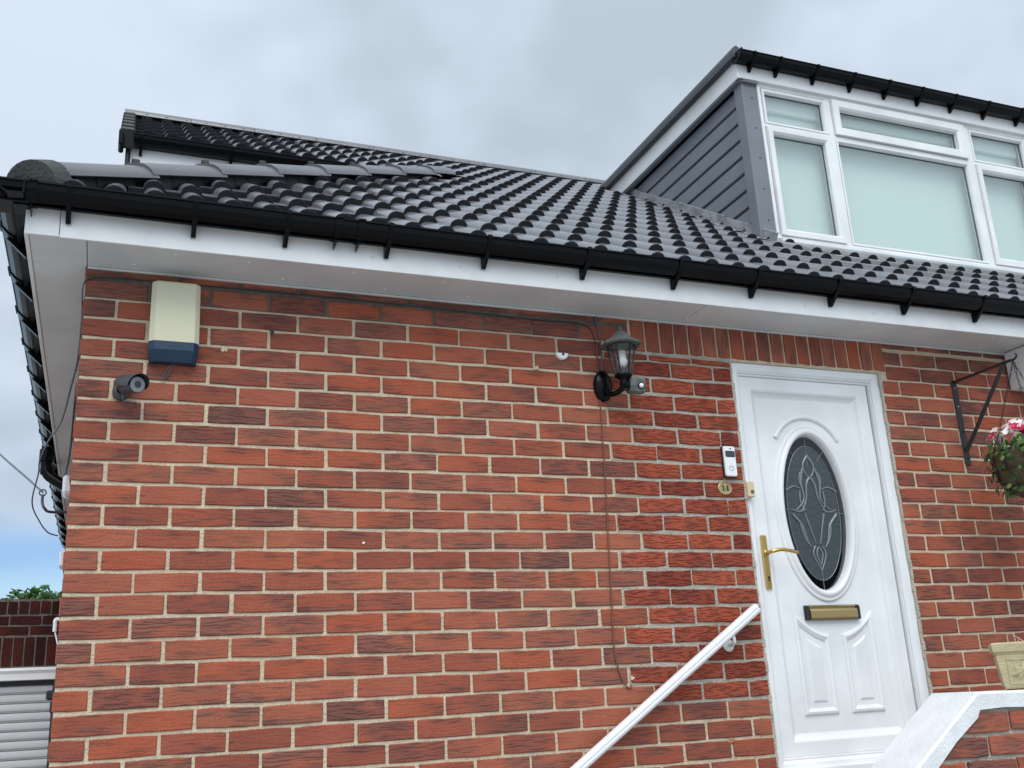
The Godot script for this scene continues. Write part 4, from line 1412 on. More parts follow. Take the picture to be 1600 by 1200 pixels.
func small_fittings() -> void:
	# door bell with camera
	var t := thing("video_doorbell", "white video doorbell with black lens window left of the door", "doorbell", Vector3(2.725, -0.60, 0))
	var s := st()
	loft(s, [[rounded(2.690, -0.606, 2.755, -0.462, 0.010), 0.0], [rounded(2.690, -0.606, 2.755, -0.462, 0.010), 0.012], [rounded(2.692, -0.604, 2.753, -0.464, 0.009), 0.014]], true)
	put("back_plate", s, M.black_dull, t)
	s = st()
	loft(s, [[rounded(2.692, -0.603, 2.753, -0.464, 0.010), 0.0142], [rounded(2.692, -0.603, 2.753, -0.464, 0.010), 0.020], [rounded(2.695, -0.600, 2.750, -0.467, 0.008), 0.024]], true)
	var f := put("face", s, M.white_gloss, t)
	s = st()
	loft(s, [[rounded(2.698, -0.516, 2.749, -0.486, 0.006), 0.0238], [rounded(2.699, -0.515, 2.748, -0.487, 0.005), 0.0252]], true)
	put("lens_window", s, M.lens, f)
	s = st()
	lathe(s, [[0.004, 0.0], [0.004, 0.0014], [0.0, 0.0015]], 10, Transform3D(Basis(Vector3(1, 0, 0), PI / 2), Vector3(2.727, -0.476, 0.0238)))
	put("sensor_dot", s, M.lens, f)
	s = st()
	var ring := []
	for i in 25: ring.append(Vector3(2.7235 + cos(TAU * i / 24) * 0.0105, -0.567 + sin(TAU * i / 24) * 0.0105, 0.0242))
	tube(s, ring, 0.0012, 5)
	put("button_ring", s, M.cable_grey, f)
	# number plaque
	t = thing("number_plaque", "oval brass house number plaque reading 14 below the doorbell", "house number", Vector3(2.688, -0.655, 0))
	s = st()
	loft(s, [[ring_xy(2.689, -0.655, 0.037, 0.030, 28), 0.0], [ring_xy(2.689, -0.655, 0.037, 0.030, 28), 0.006], [ring_xy(2.689, -0.655, 0.034, 0.027, 28), 0.009], [ring_xy(2.689, -0.655, 0.030, 0.023, 28), 0.0085], [ring_xy(2.689, -0.655, 0.029, 0.022, 28), 0.007]], true)
	put("plaque", s, M.gold_satin, t)
	var tm := TextMesh.new()
	tm.text = "14"
	var sf := SystemFont.new()
	sf.font_names = PackedStringArray(["Droid Serif"])
	sf.font_weight = 700
	tm.font = sf
	tm.font_size = 32
	tm.pixel_size = 0.0011
	tm.depth = 0.002
	hang("digits", tm, M.rubber, t, Vector3(2.689, -0.655, 0.0075))
	# old bell push on the door frame
	t = thing("bell_push", "cream old bell push with round button on the door frame edge", "bell push", Vector3(2.822, -0.66, 0))
	s = st()
	box(s, Vector3(2.803, -0.692, -0.0142), Vector3(2.842, -0.622, 0.012), 0.003)
	put("case", s, M.cream_old, t)
	s = st()
	lathe(s, [[0.0085, 0.0], [0.0085, 0.002], [0.006, 0.004], [0.0, 0.005]], 14, Transform3D(Basis(Vector3(1, 0, 0), PI / 2), Vector3(2.8275, -0.668, 0.0118)))
	put("button", s, M.weathered_grey, t)
	# half-round white fitting
	t = thing("cable_cap", "small white half-round cap with dark hole on the bricks left of the lantern", "cable cap", Vector3(1.929, -0.09, 0))
	s = st()
	var half := []
	for i in 13: half.append(Vector2(1.930 - cos(PI * i / 12.0) * 0.030, -0.076 - sin(PI * i / 12.0) * 0.030))
	loft(s, [[half, 0.0], [half, 0.010], [half.map(func(p): return Vector2(1.930, -0.086) + (p - Vector2(1.930, -0.086)) * 0.86), 0.016]], true)
	put("cap", s, M.white_gloss, t)
	s = st()
	lathe(s, [[0.006, 0.0], [0.006, 0.0012], [0.0, 0.0013]], 10, Transform3D(Basis(Vector3(1, 0, 0), PI / 2), Vector3(1.932, -0.083, 0.0155)))
	put("hole", s, M.black_dull, t)
	# spiky bit of dried stuff in a joint
	s = st()
	rng.seed = 3
	for i in 16:
		var d := Vector3(rng.randf_range(-1, 1), rng.randf_range(-1, 1), rng.randf_range(0.1, 1)).normalized()
		bar(s, Vector3(0.683, -0.083, 0), Vector3(0.683, -0.083, 0.004) + d * rng.randf_range(0.008, 0.018), 0.004, 0.003, Vector3(0.3, 0.5, 0.8).normalized())
	tag(put("wall_plug_tuft", s, M.weathered_grey), "small grey frayed plug sticking out of a mortar joint right of the alarm box", "wall plug")
	# cables
	s = st()
	tube(s, curve([Vector3(-0.004, -0.06, -0.03), Vector3(-0.008, 0.03, 0.0), Vector3(0.010, 0.068, 0.006), Vector3(0.10, 0.082, 0.006), Vector3(0.38, 0.086, 0.006), Vector3(0.67, 0.085, 0.006), Vector3(1.03, 0.084, 0.005), Vector3(1.416, 0.079, 0.006), Vector3(1.80, 0.070, 0.006), Vector3(1.95, 0.074, 0.006), Vector3(2.05, 0.066, 0.006), Vector3(2.085, 0.036, 0.006), Vector3(2.100, -0.02, 0.005)]), 0.0024, 6)
	tag(put("soffit_cable", s, M.rubber), "black cable clipped along the top brick courses under the soffit", "cable")
	s = st()
	tube(s, curve([Vector3(2.106, 0.115, 0.004), Vector3(2.113, 0.07, 0.006), Vector3(2.120, 0.02, 0.006), Vector3(2.126, -0.04, 0.005), Vector3(2.12, -0.16, 0.006)]), 0.004, 6)
	tag(put("lantern_cable", s, M.cable_grey), "grey cable dropping from the soffit behind the lantern", "cable")
	s = st()
	tube(s, curve([Vector3(2.102, -0.02, 0.005), Vector3(2.099, -0.32, 0.006), Vector3(2.096, -0.605, 0.005), Vector3(2.086, -0.90, 0.006), Vector3(2.078, -1.17, 0.006), Vector3(2.074, -1.32, 0.006), Vector3(2.082, -1.39, 0.006), Vector3(2.100, -1.455, 0.006), Vector3(2.122, -1.484, 0.006), Vector3(2.136, -1.484, 0.006), Vector3(2.142, -1.474, -0.002)]), 0.0031, 6)
	tag(put("brown_cable", s, M.cable_brown), "thin brown cable running down the bricks below the lantern", "cable")
	s = st()
	tube(s, curve([Vector3(-0.004, -0.009, -0.02), Vector3(-0.005, -0.07, -0.06), Vector3(-0.011, -0.192, -0.15), Vector3(-0.036, -0.219, -0.4), Vector3(-0.1, -0.168, -1.2), Vector3(-0.202, -0.018, -2.2), Vector3(-0.277, 0.03, -2.9), Vector3(-0.284, -0.028, -3.0), Vector3(-0.312, -0.191, -3.1), Vector3(-0.271, -0.276, -3.3), Vector3(-0.231, -0.297, -3.6), Vector3(-0.183, -0.271, -3.9)]), 0.0045, 6)
	tag(put("loose_cable", s, M.cable_grey), "loose dark cable hanging in a loop off the side eaves", "cable")
	s = st()
	tube(s, curve([Vector3(-0.004, -0.329, -0.03), Vector3(-0.016, -0.352, -0.3), Vector3(-0.024, -0.42, -0.5), Vector3(-0.043, -0.418, -0.9), Vector3(-0.064, -0.426, -1.2)]), 0.004, 6)
	tag(put("side_cable", s, M.rubber), "black cable tight along the side wall under the soffit", "cable")
	# telephone wire, its ring and the hook that holds it
	s = st()
	tube(s, curve([Vector3(-0.267, -0.086, -3.3), Vector3(-0.495, 0.372, -5.0), Vector3(-1.066, 1.472, -9.0), Vector3(-2.386, 3.707, -16.0), Vector3(-5.0, 7.5, -28.0)]), 0.006, 6, 0.016)
	tag(put("telephone_wire", s, M.cable_grey), "telephone wire running off to the left from the eaves hook", "wire")
	t = thing("eaves_hook", "bent metal wire hook with a ring at the left eaves", "hook", Vector3(-0.15, -0.163, -3.5))
	s = st()
	tube(s, curve([Vector3(-0.266, -0.10, -3.3), Vector3(-0.265, -0.152, -3.3), Vector3(-0.247, -0.193, -3.3), Vector3(-0.205, -0.196, -3.4), Vector3(-0.002, -0.170, -3.5)]), 0.009, 8)
	put("hook", s, M.cable_grey, t)
	s = st()
	ring = []
	for i in 17: ring.append(Vector3(-0.267 + cos(TAU * i / 16) * 0.020, -0.088 + sin(TAU * i / 16) * 0.020, -3.3))
	tube(s, ring, 0.005, 6)
	put("ring", s, M.cable_grey, t)
	# boxes on the side wall
	s = st()
	box(s, Vector3(-0.068, -0.523, -1.24), Vector3(-0.005, -0.435, -1.10), 0.012)
	tag(put("junction_box", s, M.white_gloss), "white junction box at the side wall below the swan neck pipe", "junction box")
	s = st()
	box(s, Vector3(-0.048, -0.880, -0.96), Vector3(-0.005, -0.815, -0.86), 0.006)
	tag(put("sensor_box", s, M.white_gloss), "small white sensor box on the side wall above the garage", "sensor")
	s = st()
	tube(s, curve([Vector3(-0.004, -1.120, -0.60), Vector3(-0.032, -1.120, -0.60), Vector3(-0.034, -1.14, -0.60), Vector3(-0.034, -1.165, -0.60)]), 0.008, 8)
	tube(s, [Vector3(-0.033, -1.165, -0.60), Vector3(-0.010, -1.25, -0.58)], 0.003, 6)
	tag(put("overflow_pipe", s, M.white_gloss), "white bent overflow pipe stub on the side wall beside the garage", "pipe")
	s = st()
	box(s, Vector3(-0.045, -1.42, -0.62), Vector3(-0.004, -1.385, -0.54), 0.006)
	box(s, Vector3(-0.030, -1.47, -0.62), Vector3(-0.004, -1.425, -0.56), 0.006)
	tag(put("tap", s, M.black_dull), "dark small fitting low on the side wall beside the garage lintel", "tap")

func basket_and_bracket() -> void:
	var bx := 4.145
	var t := thing("basket_bracket", "black angled iron bracket screwed to the bricks right of the door", "bracket", Vector3(bx, -0.28, 0))
	var s := st()
	box(s, Vector3(bx - 0.017, -0.498, 0.001), Vector3(bx + 0.017, -0.060, 0.007), 0.0015)
	put("wall_plate", s, M.black_dull, t)
	s = st()
	box(s, Vector3(bx - 0.015, -0.068, 0.007), Vector3(bx + 0.015, -0.062, 0.385), 0.0015)
	tube(s, curve([Vector3(bx, -0.066, 0.37), Vector3(bx, -0.064, 0.40), Vector3(bx, -0.052, 0.412), Vector3(bx, -0.040, 0.408)]), 0.005, 8)
	put("arm", s, M.black_dull, t)
	s = st()
	bar(s, Vector3(bx, -0.432, 0.006), Vector3(bx, -0.070, 0.330), 0.024, 0.006, Vector3.RIGHT.cross(Vector3(0, 0.362, 0.324)).normalized(), 0.001)
	put("brace", s, M.black_dull, t)
	for y in [-0.095, -0.195, -0.330, -0.465]:
		s = st()
		lathe(s, [[0.005, 0.0], [0.005, 0.0015], [0.0, 0.003]], 10, Transform3D(Basis(Vector3(1, 0, 0), PI / 2), Vector3(bx, y, 0.0068)))
		put("screw", s, M.lens_ring if y > -0.25 else M.black_plastic, t)
	# the basket
	var c := Vector3(4.165, -0.520, 0.375)
	t = thing("hanging_basket", "hanging basket of pink and white flowers with trailing ivy", "hanging basket", Vector3(c.x, -0.72, c.z))
	s = st()
	var R := 0.19
	var dome := []
	for i in 9:
		var a := PI / 2 * i / 8.0
		dome.append([sin(a) * (R - 0.012), -cos(a) * 0.215])
	lathe(s, dome + [[R - 0.03, -0.012], [0.0, 0.0]], 28, Transform3D(Basis(), c))
	put("liner", s, M.coir, t)
	s = st()
	var loop := func(r: float, y: float) -> Array:
		var o := []
		for i in 33: o.append(c + Vector3(cos(TAU * i / 32) * r, y, sin(TAU * i / 32) * r))
		return o
	for q in [[R, 0.004, 0.0048], [R * 0.92, -0.085, 0.003], [R * 0.68, -0.16, 0.003], [R * 0.35, -0.205, 0.003]]: tube(s, loop.call(q[0], q[1]), q[2], 6)
	for i in 12:
		var rib := []
		for k in 9:
			var a := PI / 2 * k / 8.0
			rib.append(c + Vector3(sin(a) * R * cos(TAU * i / 12), -cos(a) * 0.225, sin(a) * R * sin(TAU * i / 12)))
		tube(s, rib, 0.003, 5)
	put("wire_frame", s, M.black_dull, t)
	for i in 3:
		s = st()
		var a := TAU * i / 3 + 2.3
		var p0 := c + Vector3(cos(a) * R, 0.0, sin(a) * R)
		var p1 := Vector3(bx, -0.075, 0.385)
		for k in 24:
			var q := p0.lerp(p1, (k + 0.5) / 24.0)
			var lp := []
			var along := (p1 - p0).normalized()
			var sd := along.cross(Vector3(0.3, 0.1, 1)).normalized().rotated(along, PI / 2 * (k % 2))
			for j in 9: lp.append(q + along * cos(TAU * j / 8) * 0.0105 + sd * sin(TAU * j / 8) * 0.005)
			tube(s, lp, 0.0016, 4)
		put("chain", s, M.black_dull, t)
	# foliage and flowers
	rng.seed = 21
	for kind in ["leaf_dark", "leaf_mid", "leaf_light", "leaf_blue"]:
		s = st()
		var n := {"leaf_dark": 260, "leaf_mid": 190, "leaf_light": 75, "leaf_blue": 160}[kind] as int
		for i in n:
			var a := rng.randf() * TAU
			var up: bool = kind == "leaf_blue" or rng.randf() < 0.3
			var rr := R * (rng.randf_range(0.3, 1.1) if up else rng.randf_range(0.95, 1.20))
			var y := rng.randf_range(0.0, 0.06) if up else rng.randf_range(-0.19, 0.035)
			if not up: rr *= lerpf(1.0, 0.62, clampf(-y / 0.25, 0, 1) ** 2)
			if not up and rng.randf() < 0.15 and sin(a) > -0.3 and y < -0.03: continue
			var p := c + Vector3(cos(a) * rr, y, sin(a) * rr)
			var out := Vector3(cos(a), rng.randf_range(-0.2, 0.9), sin(a)).normalized()
			leaf_shape(s, p, out, rng.randf_range(0.018, 0.034) if kind != "leaf_blue" else rng.randf_range(0.012, 0.022), kind == "leaf_light" or kind == "leaf_mid")
		stuff(put({"leaf_dark": "dark_foliage", "leaf_mid": "ivy_leaves", "leaf_light": "pale_ivy_leaves", "leaf_blue": "flower_stems"}[kind], s, M[kind], t))
	for i in 150:
		s = st()
		var a := rng.randf() * TAU
		var rr := R * sqrt(rng.randf()) * 1.12
		var y := 0.03 + 0.11 * sqrt(maxf(0.0, 1.0 - (rr / R / 1.2) ** 2)) + rng.randf_range(-0.02, 0.02)
		var red := i < 12
		flower(s, c + Vector3(cos(a) * rr, y, sin(a) * rr), Vector3(cos(a) * rr / R, 0.7, sin(a) * rr / R).normalized(), rng.randf_range(0.020, 0.026) if red else rng.randf_range(0.010, 0.016), 6 if red else 5)
		put("red_flower" if red else "pink_flower" if i < 34 else "white_flower", s, M.petal_red if red else M.petal_pink if i < 34 else M.petal_white, t)

func leaf_shape(s: SurfaceTool, p: Vector3, n: Vector3, size: float, lobed: bool) -> void:
	var u := n.cross(Vector3(rng.randf_range(-1, 1), rng.randf_range(-1, 1), rng.randf_range(-1, 1))).normalized()
	var v := n.cross(u)
	var outline := [Vector2(0, -0.5), Vector2(0.5, -0.35), Vector2(0.32, 0.0), Vector2(0.55, 0.3), Vector2(0.0, 0.75), Vector2(-0.55, 0.3), Vector2(-0.32, 0.0), Vector2(-0.5, -0.35)] if lobed else [Vector2(0, -0.6), Vector2(0.28, -0.1), Vector2(0.2, 0.35), Vector2(0, 0.7), Vector2(-0.2, 0.35), Vector2(-0.28, -0.1)]
	var m := outline.size()
	for i in m:
		var a: Vector2 = outline[i]
		var b: Vector2 = outline[(i + 1) % m]
		tri(s, p + n * size * 0.12, p + (u * a.x + v * a.y) * size, p + (u * b.x + v * b.y) * size)

func flower(s: SurfaceTool, p: Vector3, n: Vector3, size: float, petals: int) -> void:
	var u := n.cross(Vector3(0.2, 0.3, 0.9)).normalized()
	var v := n.cross(u)
	for layer in (2 if petals > 5 else 1):
		for i in petals:
			var a := TAU * (i + layer * 0.5) / petals
			var d := u * cos(a) + v * sin(a)
			var e := n.cross(d)
			var sz := size * (1.0 - 0.35 * layer)
			var lift := n * sz * (0.25 + 0.4 * layer)
			var tip := p + d * sz + lift
			tri(s, p, p + d * sz * 0.6 - e * sz * 0.42 + lift * 0.7, tip - e * sz * 0.2)
			tri(s, p, tip - e * sz * 0.2, tip + e * sz * 0.2)
			tri(s, p, tip + e * sz * 0.2, p + d * sz * 0.6 + e * sz * 0.42 + lift * 0.7)

# ---------------------------------------------------------------- steps, handrail, parapet, planter
func steps_and_parapet() -> void:
	var t := thing("entrance_steps", "concrete steps and landing in front of the white door", "steps", Vector3(2.6, GROUND, 0.4))
	var s := st()
	box(s, Vector3(2.72, GROUND, 0.02), Vector3(5.6, -1.905, 0.735), 0.006)
	put("landing", s, M.concrete, t)
	for k in 6:
		s = st()
		box(s, Vector3(2.72 - (k + 1) * 0.26, GROUND, 0.02), Vector3(2.719 - k * 0.26, -1.905 - (k + 1) * 0.17, 0.735), 0.006)
		put("step", s, M.concrete, t)
	# parapet: brick wall with a white painted coping that slopes down to the left
	t = thing("parapet_wall", "low brick stair wall with white painted coping sloping down left", "wall", Vector3(3.4, GROUND, 0.84))
	var bend := 2.975
	var top := -1.563
	var sl := 0.715
	var x_lo := 1.2
	var z0 := 0.745
	var z1 := 0.97
	var th := 0.058
	s = st()
	var y_of := func(x: float) -> float: return top + minf(0.0, (x - bend) * sl)
	# body
	prism(s, PackedVector2Array([Vector2(x_lo, GROUND), Vector2(5.6, GROUND), Vector2(5.6, top - th), Vector2(bend + 0.02, top - th), Vector2(x_lo, y_of.call(x_lo) - th * 1.2)]), Transform3D(Basis(), Vector3(0, 0, z0 + 0.025)), z1 - z0 - 0.045)
	var body := put("wall_core", s, M.mortar_grey, t)
	rng.seed = 19
	for k in 20:
		var yc := top - th - 0.003 - (k + 0.5) * H
		if yc < GROUND + 0.03: break
		var x := 1.2 - (0.112 if k % 2 == 0 else 0.0)
		while x < 5.4:
			var xa := x + 0.006
			var xb := x + B - 0.006
			x += B
			# cut to the coping's slope
			var lim := bend + (yc - 0.033 + th * 1.2 - top) / sl if yc + 0.034 > y_of.call(xa) - th * 1.2 else -1e9
			if lim > xb - 0.03: continue
			xa = maxf(xa, lim)
			if xa > 3.75 or (xb < 2.4 and k > 4): continue
			hang("brick", brick_mesh(snappedf(xb - xa, 0.004), 0.065, rng.randi() % 6, 2.0), pick("brick") if rng.randf() < 0.7 else pick("brick_dark"), body, Vector3((xa + xb) / 2, yc, z1 - 0.010 + rng.randf_range(-0.002, 0.002)))
	# coping, slightly uneven
	s = st()
	var cs := []
	var xs := []
	var xx := x_lo
	while xx < bend - 0.01:
		xs.append(xx); xx += 0.11
	xs.append(bend)
	xx = bend + 0.11
	while xx < 5.6:
		xs.append(xx); xx += 0.13
	for q in xs:
		var y: float = y_of.call(q) + rng.randf_range(-0.0025, 0.0025)
		var tb := th * (1.2 if q < bend else 1.0) + rng.randf_range(-0.004, 0.004)
		var a := rng.randf_range(-0.002, 0.002)
		cs.append([Vector3(q, y - tb, z0), Vector3(q, y - tb, z1 + a), Vector3(q, y - 0.008, z1 + a + 0.003), Vector3(q, y, z1 + a - 0.006), Vector3(q, y, z0 + 0.008), Vector3(q, y - 0.01, z0)])
	s.set_smooth_group(-1)
	for i in cs.size() - 1:
		for j in 6:
			var k := (j + 1) % 6
			var mid: Vector3 = (cs[i][j] + cs[i][k]) / 2 - (cs[i][1] + cs[i][4]) / 2
			quad_out(s, cs[i][j], cs[i][k], cs[i + 1][k], cs[i + 1][j], mid)
	for e in [[0, -1.0], [cs.size() - 1, 1.0]]:
		for j in range(1, 5):
			quad_out(s, cs[e[0]][0], cs[e[0]][j], cs[e[0]][j + 1], cs[e[0]][0], Vector3(e[1], 0, 0))
	put("coping", s, M.paint_white, t)
	# handrail
	t = thing("handrail", "white plastic handrail sloping up the bricks to the door", "handrail", Vector3(2.2, -1.55, 0.06))
	s = st()
	var a0 := Vector3(1.15, -2.232, 0.062)
	var a1 := Vector3(2.742, -1.186, 0.062)
	var dir := (a1 - a0).normalized()
	var nrm := Vector3(-dir.y, dir.x, 0)
	var b := Basis(nrm, Vector3(0, 0, 1), nrm.cross(Vector3(0, 0, 1)))
	# grooved section
	var sec := PackedVector2Array([Vector2(-0.018, -0.016), Vector2(-0.010, -0.020), Vector2(0.010, -0.020), Vector2(0.019, -0.014), Vector2(0.022, 0.0), Vector2(0.019, 0.014), Vector2(0.012, 0.020), Vector2(0.005, 0.021), Vector2(0.003, 0.019), Vector2(-0.003, 0.019), Vector2(-0.005, 0.021), Vector2(-0.013, 0.019), Vector2(-0.020, 0.011), Vector2(-0.019, 0.007), Vector2(-0.021, 0.003), Vector2(-0.021, -0.008)])
	prism(s, sec, Transform3D(Basis(b.x, b.y, b.x.cross(b.y)), a1 if b.x.cross(b.y).dot(dir) < 0 else a0), (a1 - a0).length())
	put("rail", s, M.white_gloss, t)
	for f in [0.915, 0.35]:
		s = st()
		var p := a0.lerp(a1, f)
		lathe(s, [[0.0, 0.001], [0.026, 0.001], [0.026, 0.006], [0.020, 0.010], [0.0, 0.011]], 20, Transform3D(Basis(Vector3(1, 0, 0), PI / 2), Vector3(p.x + 0.012, p.y - 0.060, 0)))
		tube(s, curve([Vector3(p.x + 0.012, p.y - 0.060, 0.008), Vector3(p.x + 0.010, p.y - 0.058, 0.040), Vector3(p.x + 0.006, p.y - 0.045, 0.060), Vector3(p.x, p.y - 0.012, 0.062)]), 0.008, 8)
		put("rail_bracket", s, M.white_gloss, t)
	# planter
	t = thing("stone_planter", "buff square stone planter with leaf relief on the white coping", "planter", Vector3(3.42, -1.56, 0.84))
	var pot := Transform3D(Basis(Vector3.UP, -0.76), Vector3(3.385, 0, 0.85))   # turned so that one face looks down the path
	s = st()
	var pl := func(y: float, h: float) -> Array: return [pot * Vector3(-h, y, -h), pot * Vector3(-h, y, h), pot * Vector3(h, y, h), pot * Vector3(h, y, -h)]
	var rings := [pl.call(-1.560, 0.106), pl.call(-1.552, 0.110), pl.call(-1.445, 0.123), pl.call(-1.440, 0.119), pl.call(-1.432, 0.124), pl.call(-1.428, 0.131), pl.call(-1.402, 0.134), pl.call(-1.396, 0.130), pl.call(-1.396, 0.108), pl.call(-1.43, 0.104)]
	for i in rings.size() - 1:
		for j in 4:
			var k := (j + 1) % 4
			quad(s, rings[i][j], rings[i][k], rings[i + 1][k], rings[i + 1][j])
	quad(s, rings[-1][0], rings[-1][1], rings[-1][2], rings[-1][3])
	put("pot", s, M.stone, t)
	# oak leaf relief and raised border on the front face
	s = st()
	var fx := pot * Transform3D(Basis(Vector3.RIGHT, 0.12), Vector3(0, -1.50, 0.1155))
	for q in [[-0.040, 0.004, 0.55], [0.045, 0.006, -0.45], [0.0, -0.018, 1.5]]:
		var lf := []
		for i in 32:
			var a := TAU * i / 32.0
			var r := 0.034 * (1.0 + 0.26 * sin(a * 7.0)) * (0.55 + 0.45 * absf(cos(a)))
			lf.append(Vector2(q[0], q[1]) + Vector2(cos(a) * r * 1.3, sin(a) * r).rotated(q[2]))
		var inn := lf.map(func(p): return Vector2(q[0], q[1]) + (p - Vector2(q[0], q[1])) * 0.70)
		var l := st()
		loft(l, [[lf, -0.003], [inn, 0.008]], true)
		var dv := Vector2(cos(q[2]), sin(q[2])) * 0.038
		bar(l, Vector3(q[0] - dv.x, q[1] - dv.y, 0.008), Vector3(q[0] + dv.x, q[1] + dv.y, 0.008), 0.004, 0.003)
		l.generate_normals()
		s.append_from(l.commit(), 0, fx)
	for y in [0.044, -0.042]:
		bar(s, fx * Vector3(-0.09, y, 0.0), fx * Vector3(0.09, y, 0.0), 0.006, 0.006)
	for x in [-0.09, 0.09]:
		bar(s, fx * Vector3(x, -0.042, 0.0), fx * Vector3(x, 0.044, 0.0), 0.006, 0.006, Vector3.RIGHT)
	put("leaf_relief", s, M.stone, t)
	s = st()
	for q in [[-0.07, -0.07, -1.362], [-0.05, -0.03, -1.378], [0.03, -0.05, -1.37]]:
		tube(s, [pot * Vector3(q[0], -1.43, 0.05), pot * Vector3(q[1], q[2], 0.06)], 0.0024, 5, 0.0016)
	put("dry_twigs", s, M.twig, t)

# ---------------------------------------------------------------- behind the house
func garage() -> void:
	var t := thing("garage", "dark brick flat-roofed garage with white roller shutter", "garage", Vector3(-1.6, GROUND, -6.5))
	var zf := -4.9
	var x0 := -3.2
	var x1 := -0.06
	var s := st()
	box(s, Vector3(x0, GROUND, -9.0), Vector3(-2.75, -0.60, zf - 0.006))
	box(s, Vector3(-2.75, -1.115, -9.0), Vector3(x1, -0.60, zf - 0.006))
	box(s, Vector3(-0.13, GROUND, -9.0), Vector3(x1, -1.115, zf - 0.006))
	box(s, Vector3(x0, GROUND, -9.2), Vector3(x1, -0.60, -9.0))
	var wall := put("wall", s, M.mortar_dark, t)
	rng.seed = 88
	# brick-on-edge top, two stretcher courses, soldier lintel
	var x := -1.6
	while x < x1 - 0.05:
		var o := hang("coping_brick", brick_mesh(0.066, 0.098, rng.randi() % 6, 2.5, true), pick("brick_garage"), wall, Vector3(x + 0.035, -0.664, zf + rng.randf_range(-0.002, 0.003)))
		o.rotation.z = rng.randf_range(-0.02, 0.02)
		hang("soldier_brick", brick_mesh(0.066, 0.212, rng.randi() % 6, 2.0, true), pick("brick_garage"), wall, Vector3(x + 0.02, -0.990, zf + rng.randf_range(-0.002, 0.002)))
		x += 0.0765
	for k in 2:
		x = -1.6 - (0.112 if k == 1 else 0.03)
		while x < x1 - 0.1:
			hang("brick", brick_mesh(0.213, 0.065, rng.randi() % 6, 1.6), pick("brick_garage"), wall, Vector3(x + 0.107, -0.759 - k * 0.0765, zf + rng.randf_range(-0.002, 0.002)))
			x += B
	# white head and roller shutter
	s = st()
	run_x(s, [[zf - 0.03, -1.108], [zf + 0.03, -1.108], [zf + 0.034, -1.128], [zf + 0.02, -1.150], [zf + 0.018, -1.196], [zf - 0.03, -1.200]], -2.75, -0.125)
	put("shutter_head", s, M.upvc, t)
	s = st()
	box(s, Vector3(-2.75, -1.232, zf - 0.06), Vector3(-0.13, -1.198, zf - 0.03))
	put("shutter_slot", s, M.black_dull, t)
	s = st()
	box(s, Vector3(-0.175, GROUND, zf - 0.06), Vector3(-0.128, -1.2, zf - 0.012), 0.003)
	put("guide_rail", s, M.rubber, t)
	for k in 28:
		s = st()
		var y := -1.232 - k * 0.0665
		run_x(s, [[zf - 0.062, y], [zf - 0.052, y - 0.002], [zf - 0.040, y - 0.012], [zf - 0.038, y - 0.032], [zf - 0.040, y - 0.048], [zf - 0.052, y - 0.056], [zf - 0.054, y - 0.062], [zf - 0.064, y - 0.066]], -2.75, -0.172)
		put("shutter_slat", s, M.shutter, t)

func tree_at(called: String, label: String, c: Vector3, size: Vector3, trunk: float, leaves: int, leaf: float, sd: int, key: Array) -> void:
	var t := thing(called, label, "tree", Vector3(c.x, GROUND, c.z))
	rng.seed = sd
	var s := st()
	tube(s, [Vector3(c.x, GROUND, c.z), Vector3(c.x + 0.05, (GROUND + c.y) / 2, c.z), c], trunk, 8, trunk * 0.5)
	var tips := []
	for i in 26:
		var d := Vector3(rng.randfn(), rng.randf_range(-0.5, 1.2), rng.randfn()).normalized() * rng.randf_range(0.55, 1.0)
		var e := c + d * size
		tube(s, [c - Vector3(0, size.y * 0.5, 0), (c + e) / 2 + Vector3(0, -0.1 * size.y, 0), e], trunk * 0.25, 5, trunk * 0.05)
		tips.append(e)
	put("trunk", s, M.bark, t)
	for k in key.size():
		s = st()
		for i in leaves:
			var e: Vector3 = tips[rng.randi() % tips.size()]
			var p := e + Vector3(rng.randfn(), rng.randfn() * 0.8, rng.randfn()) * size * 0.16
			leaf_shape(s, p, Vector3(rng.randfn(), rng.randfn() + 0.8, rng.randfn()).normalized(), leaf * rng.randf_range(0.7, 1.3), false)
		stuff(put("crown", s, M[key[k]], t))

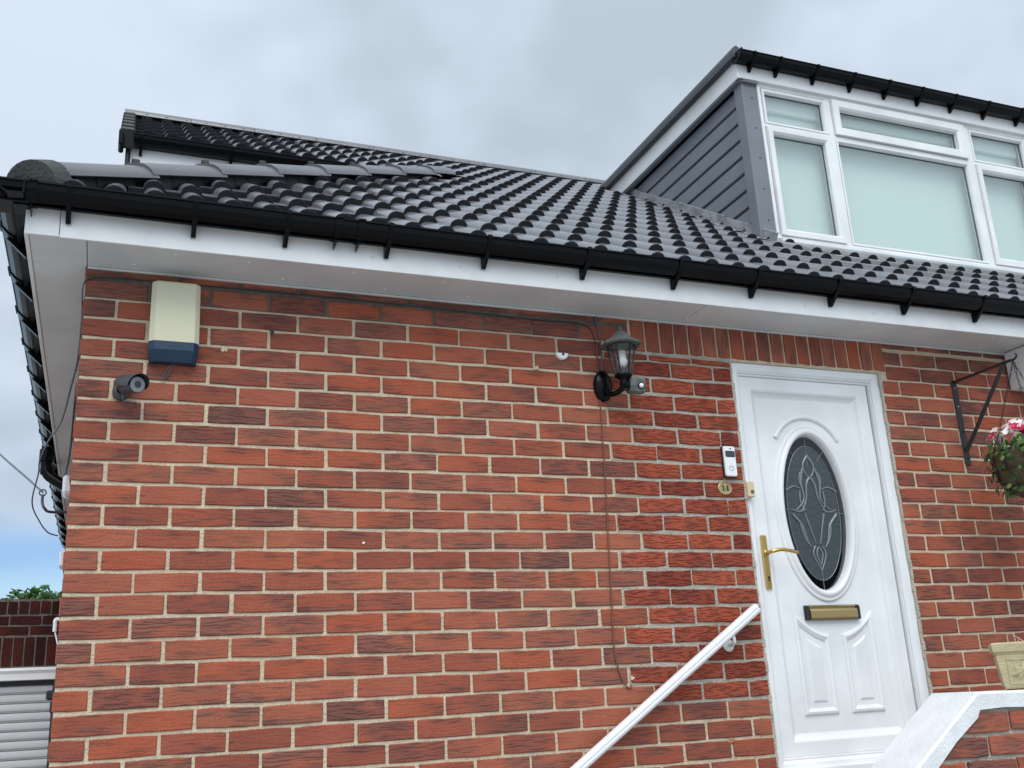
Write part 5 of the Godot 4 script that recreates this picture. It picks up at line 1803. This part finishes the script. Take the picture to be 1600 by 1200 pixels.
# ---------------------------------------------------------------- main
func _ready() -> void:
	# camera
	var cam := Camera3D.new()
	cam.name = "camera"
	add_child(cam)
	cam.fov = 41.285
	cam.near = 0.05
	cam.far = 600.0
	cam.transform = Transform3D(camera_basis(0.3880, 0.2963, -0.0528), Vector3(0.1265, -1.4919, 3.8271))
	cam.current = true
	# sky and air
	var env := Environment.new()
	env.background_mode = Environment.BG_SKY
	var sky := Sky.new()
	var pan := PanoramaSkyMaterial.new()
	pan.panorama = sky_picture()
	sky.sky_material = pan
	env.sky = sky
	env.tonemap_mode = Environment.TONE_MAPPER_LINEAR
	env.tonemap_exposure = 1.22
	env.sdfgi_enabled = true
	env.ssao_enabled = true
	env.ssil_enabled = true
	var we := WorldEnvironment.new()
	we.name = "world"
	we.environment = env
	add_child(we)
	# a weak sun behind thick cloud, over the viewer's left shoulder
	var sun := DirectionalLight3D.new()
	sun.name = "sun"
	sun.light_color = Color(1.0, 0.985, 0.95)
	sun.light_energy = 0.5
	sun.light_angular_distance = 40.0
	sun.shadow_enabled = true
	add_child(sun)
	sun.look_at_from_position(Vector3(-2.5, 10.5, 8.0), Vector3.ZERO, Vector3.UP)

	make_materials()
	# setting
	var s := st()
	quad(s, Vector3(-300, GROUND, 300), Vector3(300, GROUND, 300), Vector3(300, GROUND, -300), Vector3(-300, GROUND, -300))
	var g := put("ground", s, M.concrete)
	g.set_meta("kind", "structure")
	# house
	house = thing("house", "red brick bungalow with grey tiled roof, box dormer and white door", "house", Vector3(4.5, GROUND, -4.0))
	front_wall()
	soffit_and_fascia()
	gutters()
	roof_tiles()
	dormer()
	front_door()
	alarm_box()
	security_camera()
	wall_lantern()
	small_fittings()
	basket_and_bracket()
	steps_and_parapet()
	garage()
	tree_at("garden_tree", "green leafy tree top showing above the garage wall", Vector3(-0.75, -0.42, -9.9), Vector3(0.66, 0.46, 0.5), 0.09, 1300, 0.085, 4, ["leaf_mid", "leaf_dark"])
	tree_at("roadside_tree", "dark leafy tree across the road, mirrored low in the door's oval glass", Vector3(11.5, -0.5, 12.5), Vector3(3.6, 1.3, 1.6), 0.2, 3500, 0.3, 8, ["leaf_dark", "leaf_blue"])

func camera_basis(yaw: float, pitch: float, roll: float) -> Basis:
	var f := Vector3(sin(yaw) * cos(pitch), sin(pitch), -cos(yaw) * cos(pitch))
	var r := Vector3(cos(yaw), 0, sin(yaw))
	var u := r.cross(f)
	return Basis(r * cos(roll) + u * sin(roll), u * cos(roll) - r * sin(roll), -f)
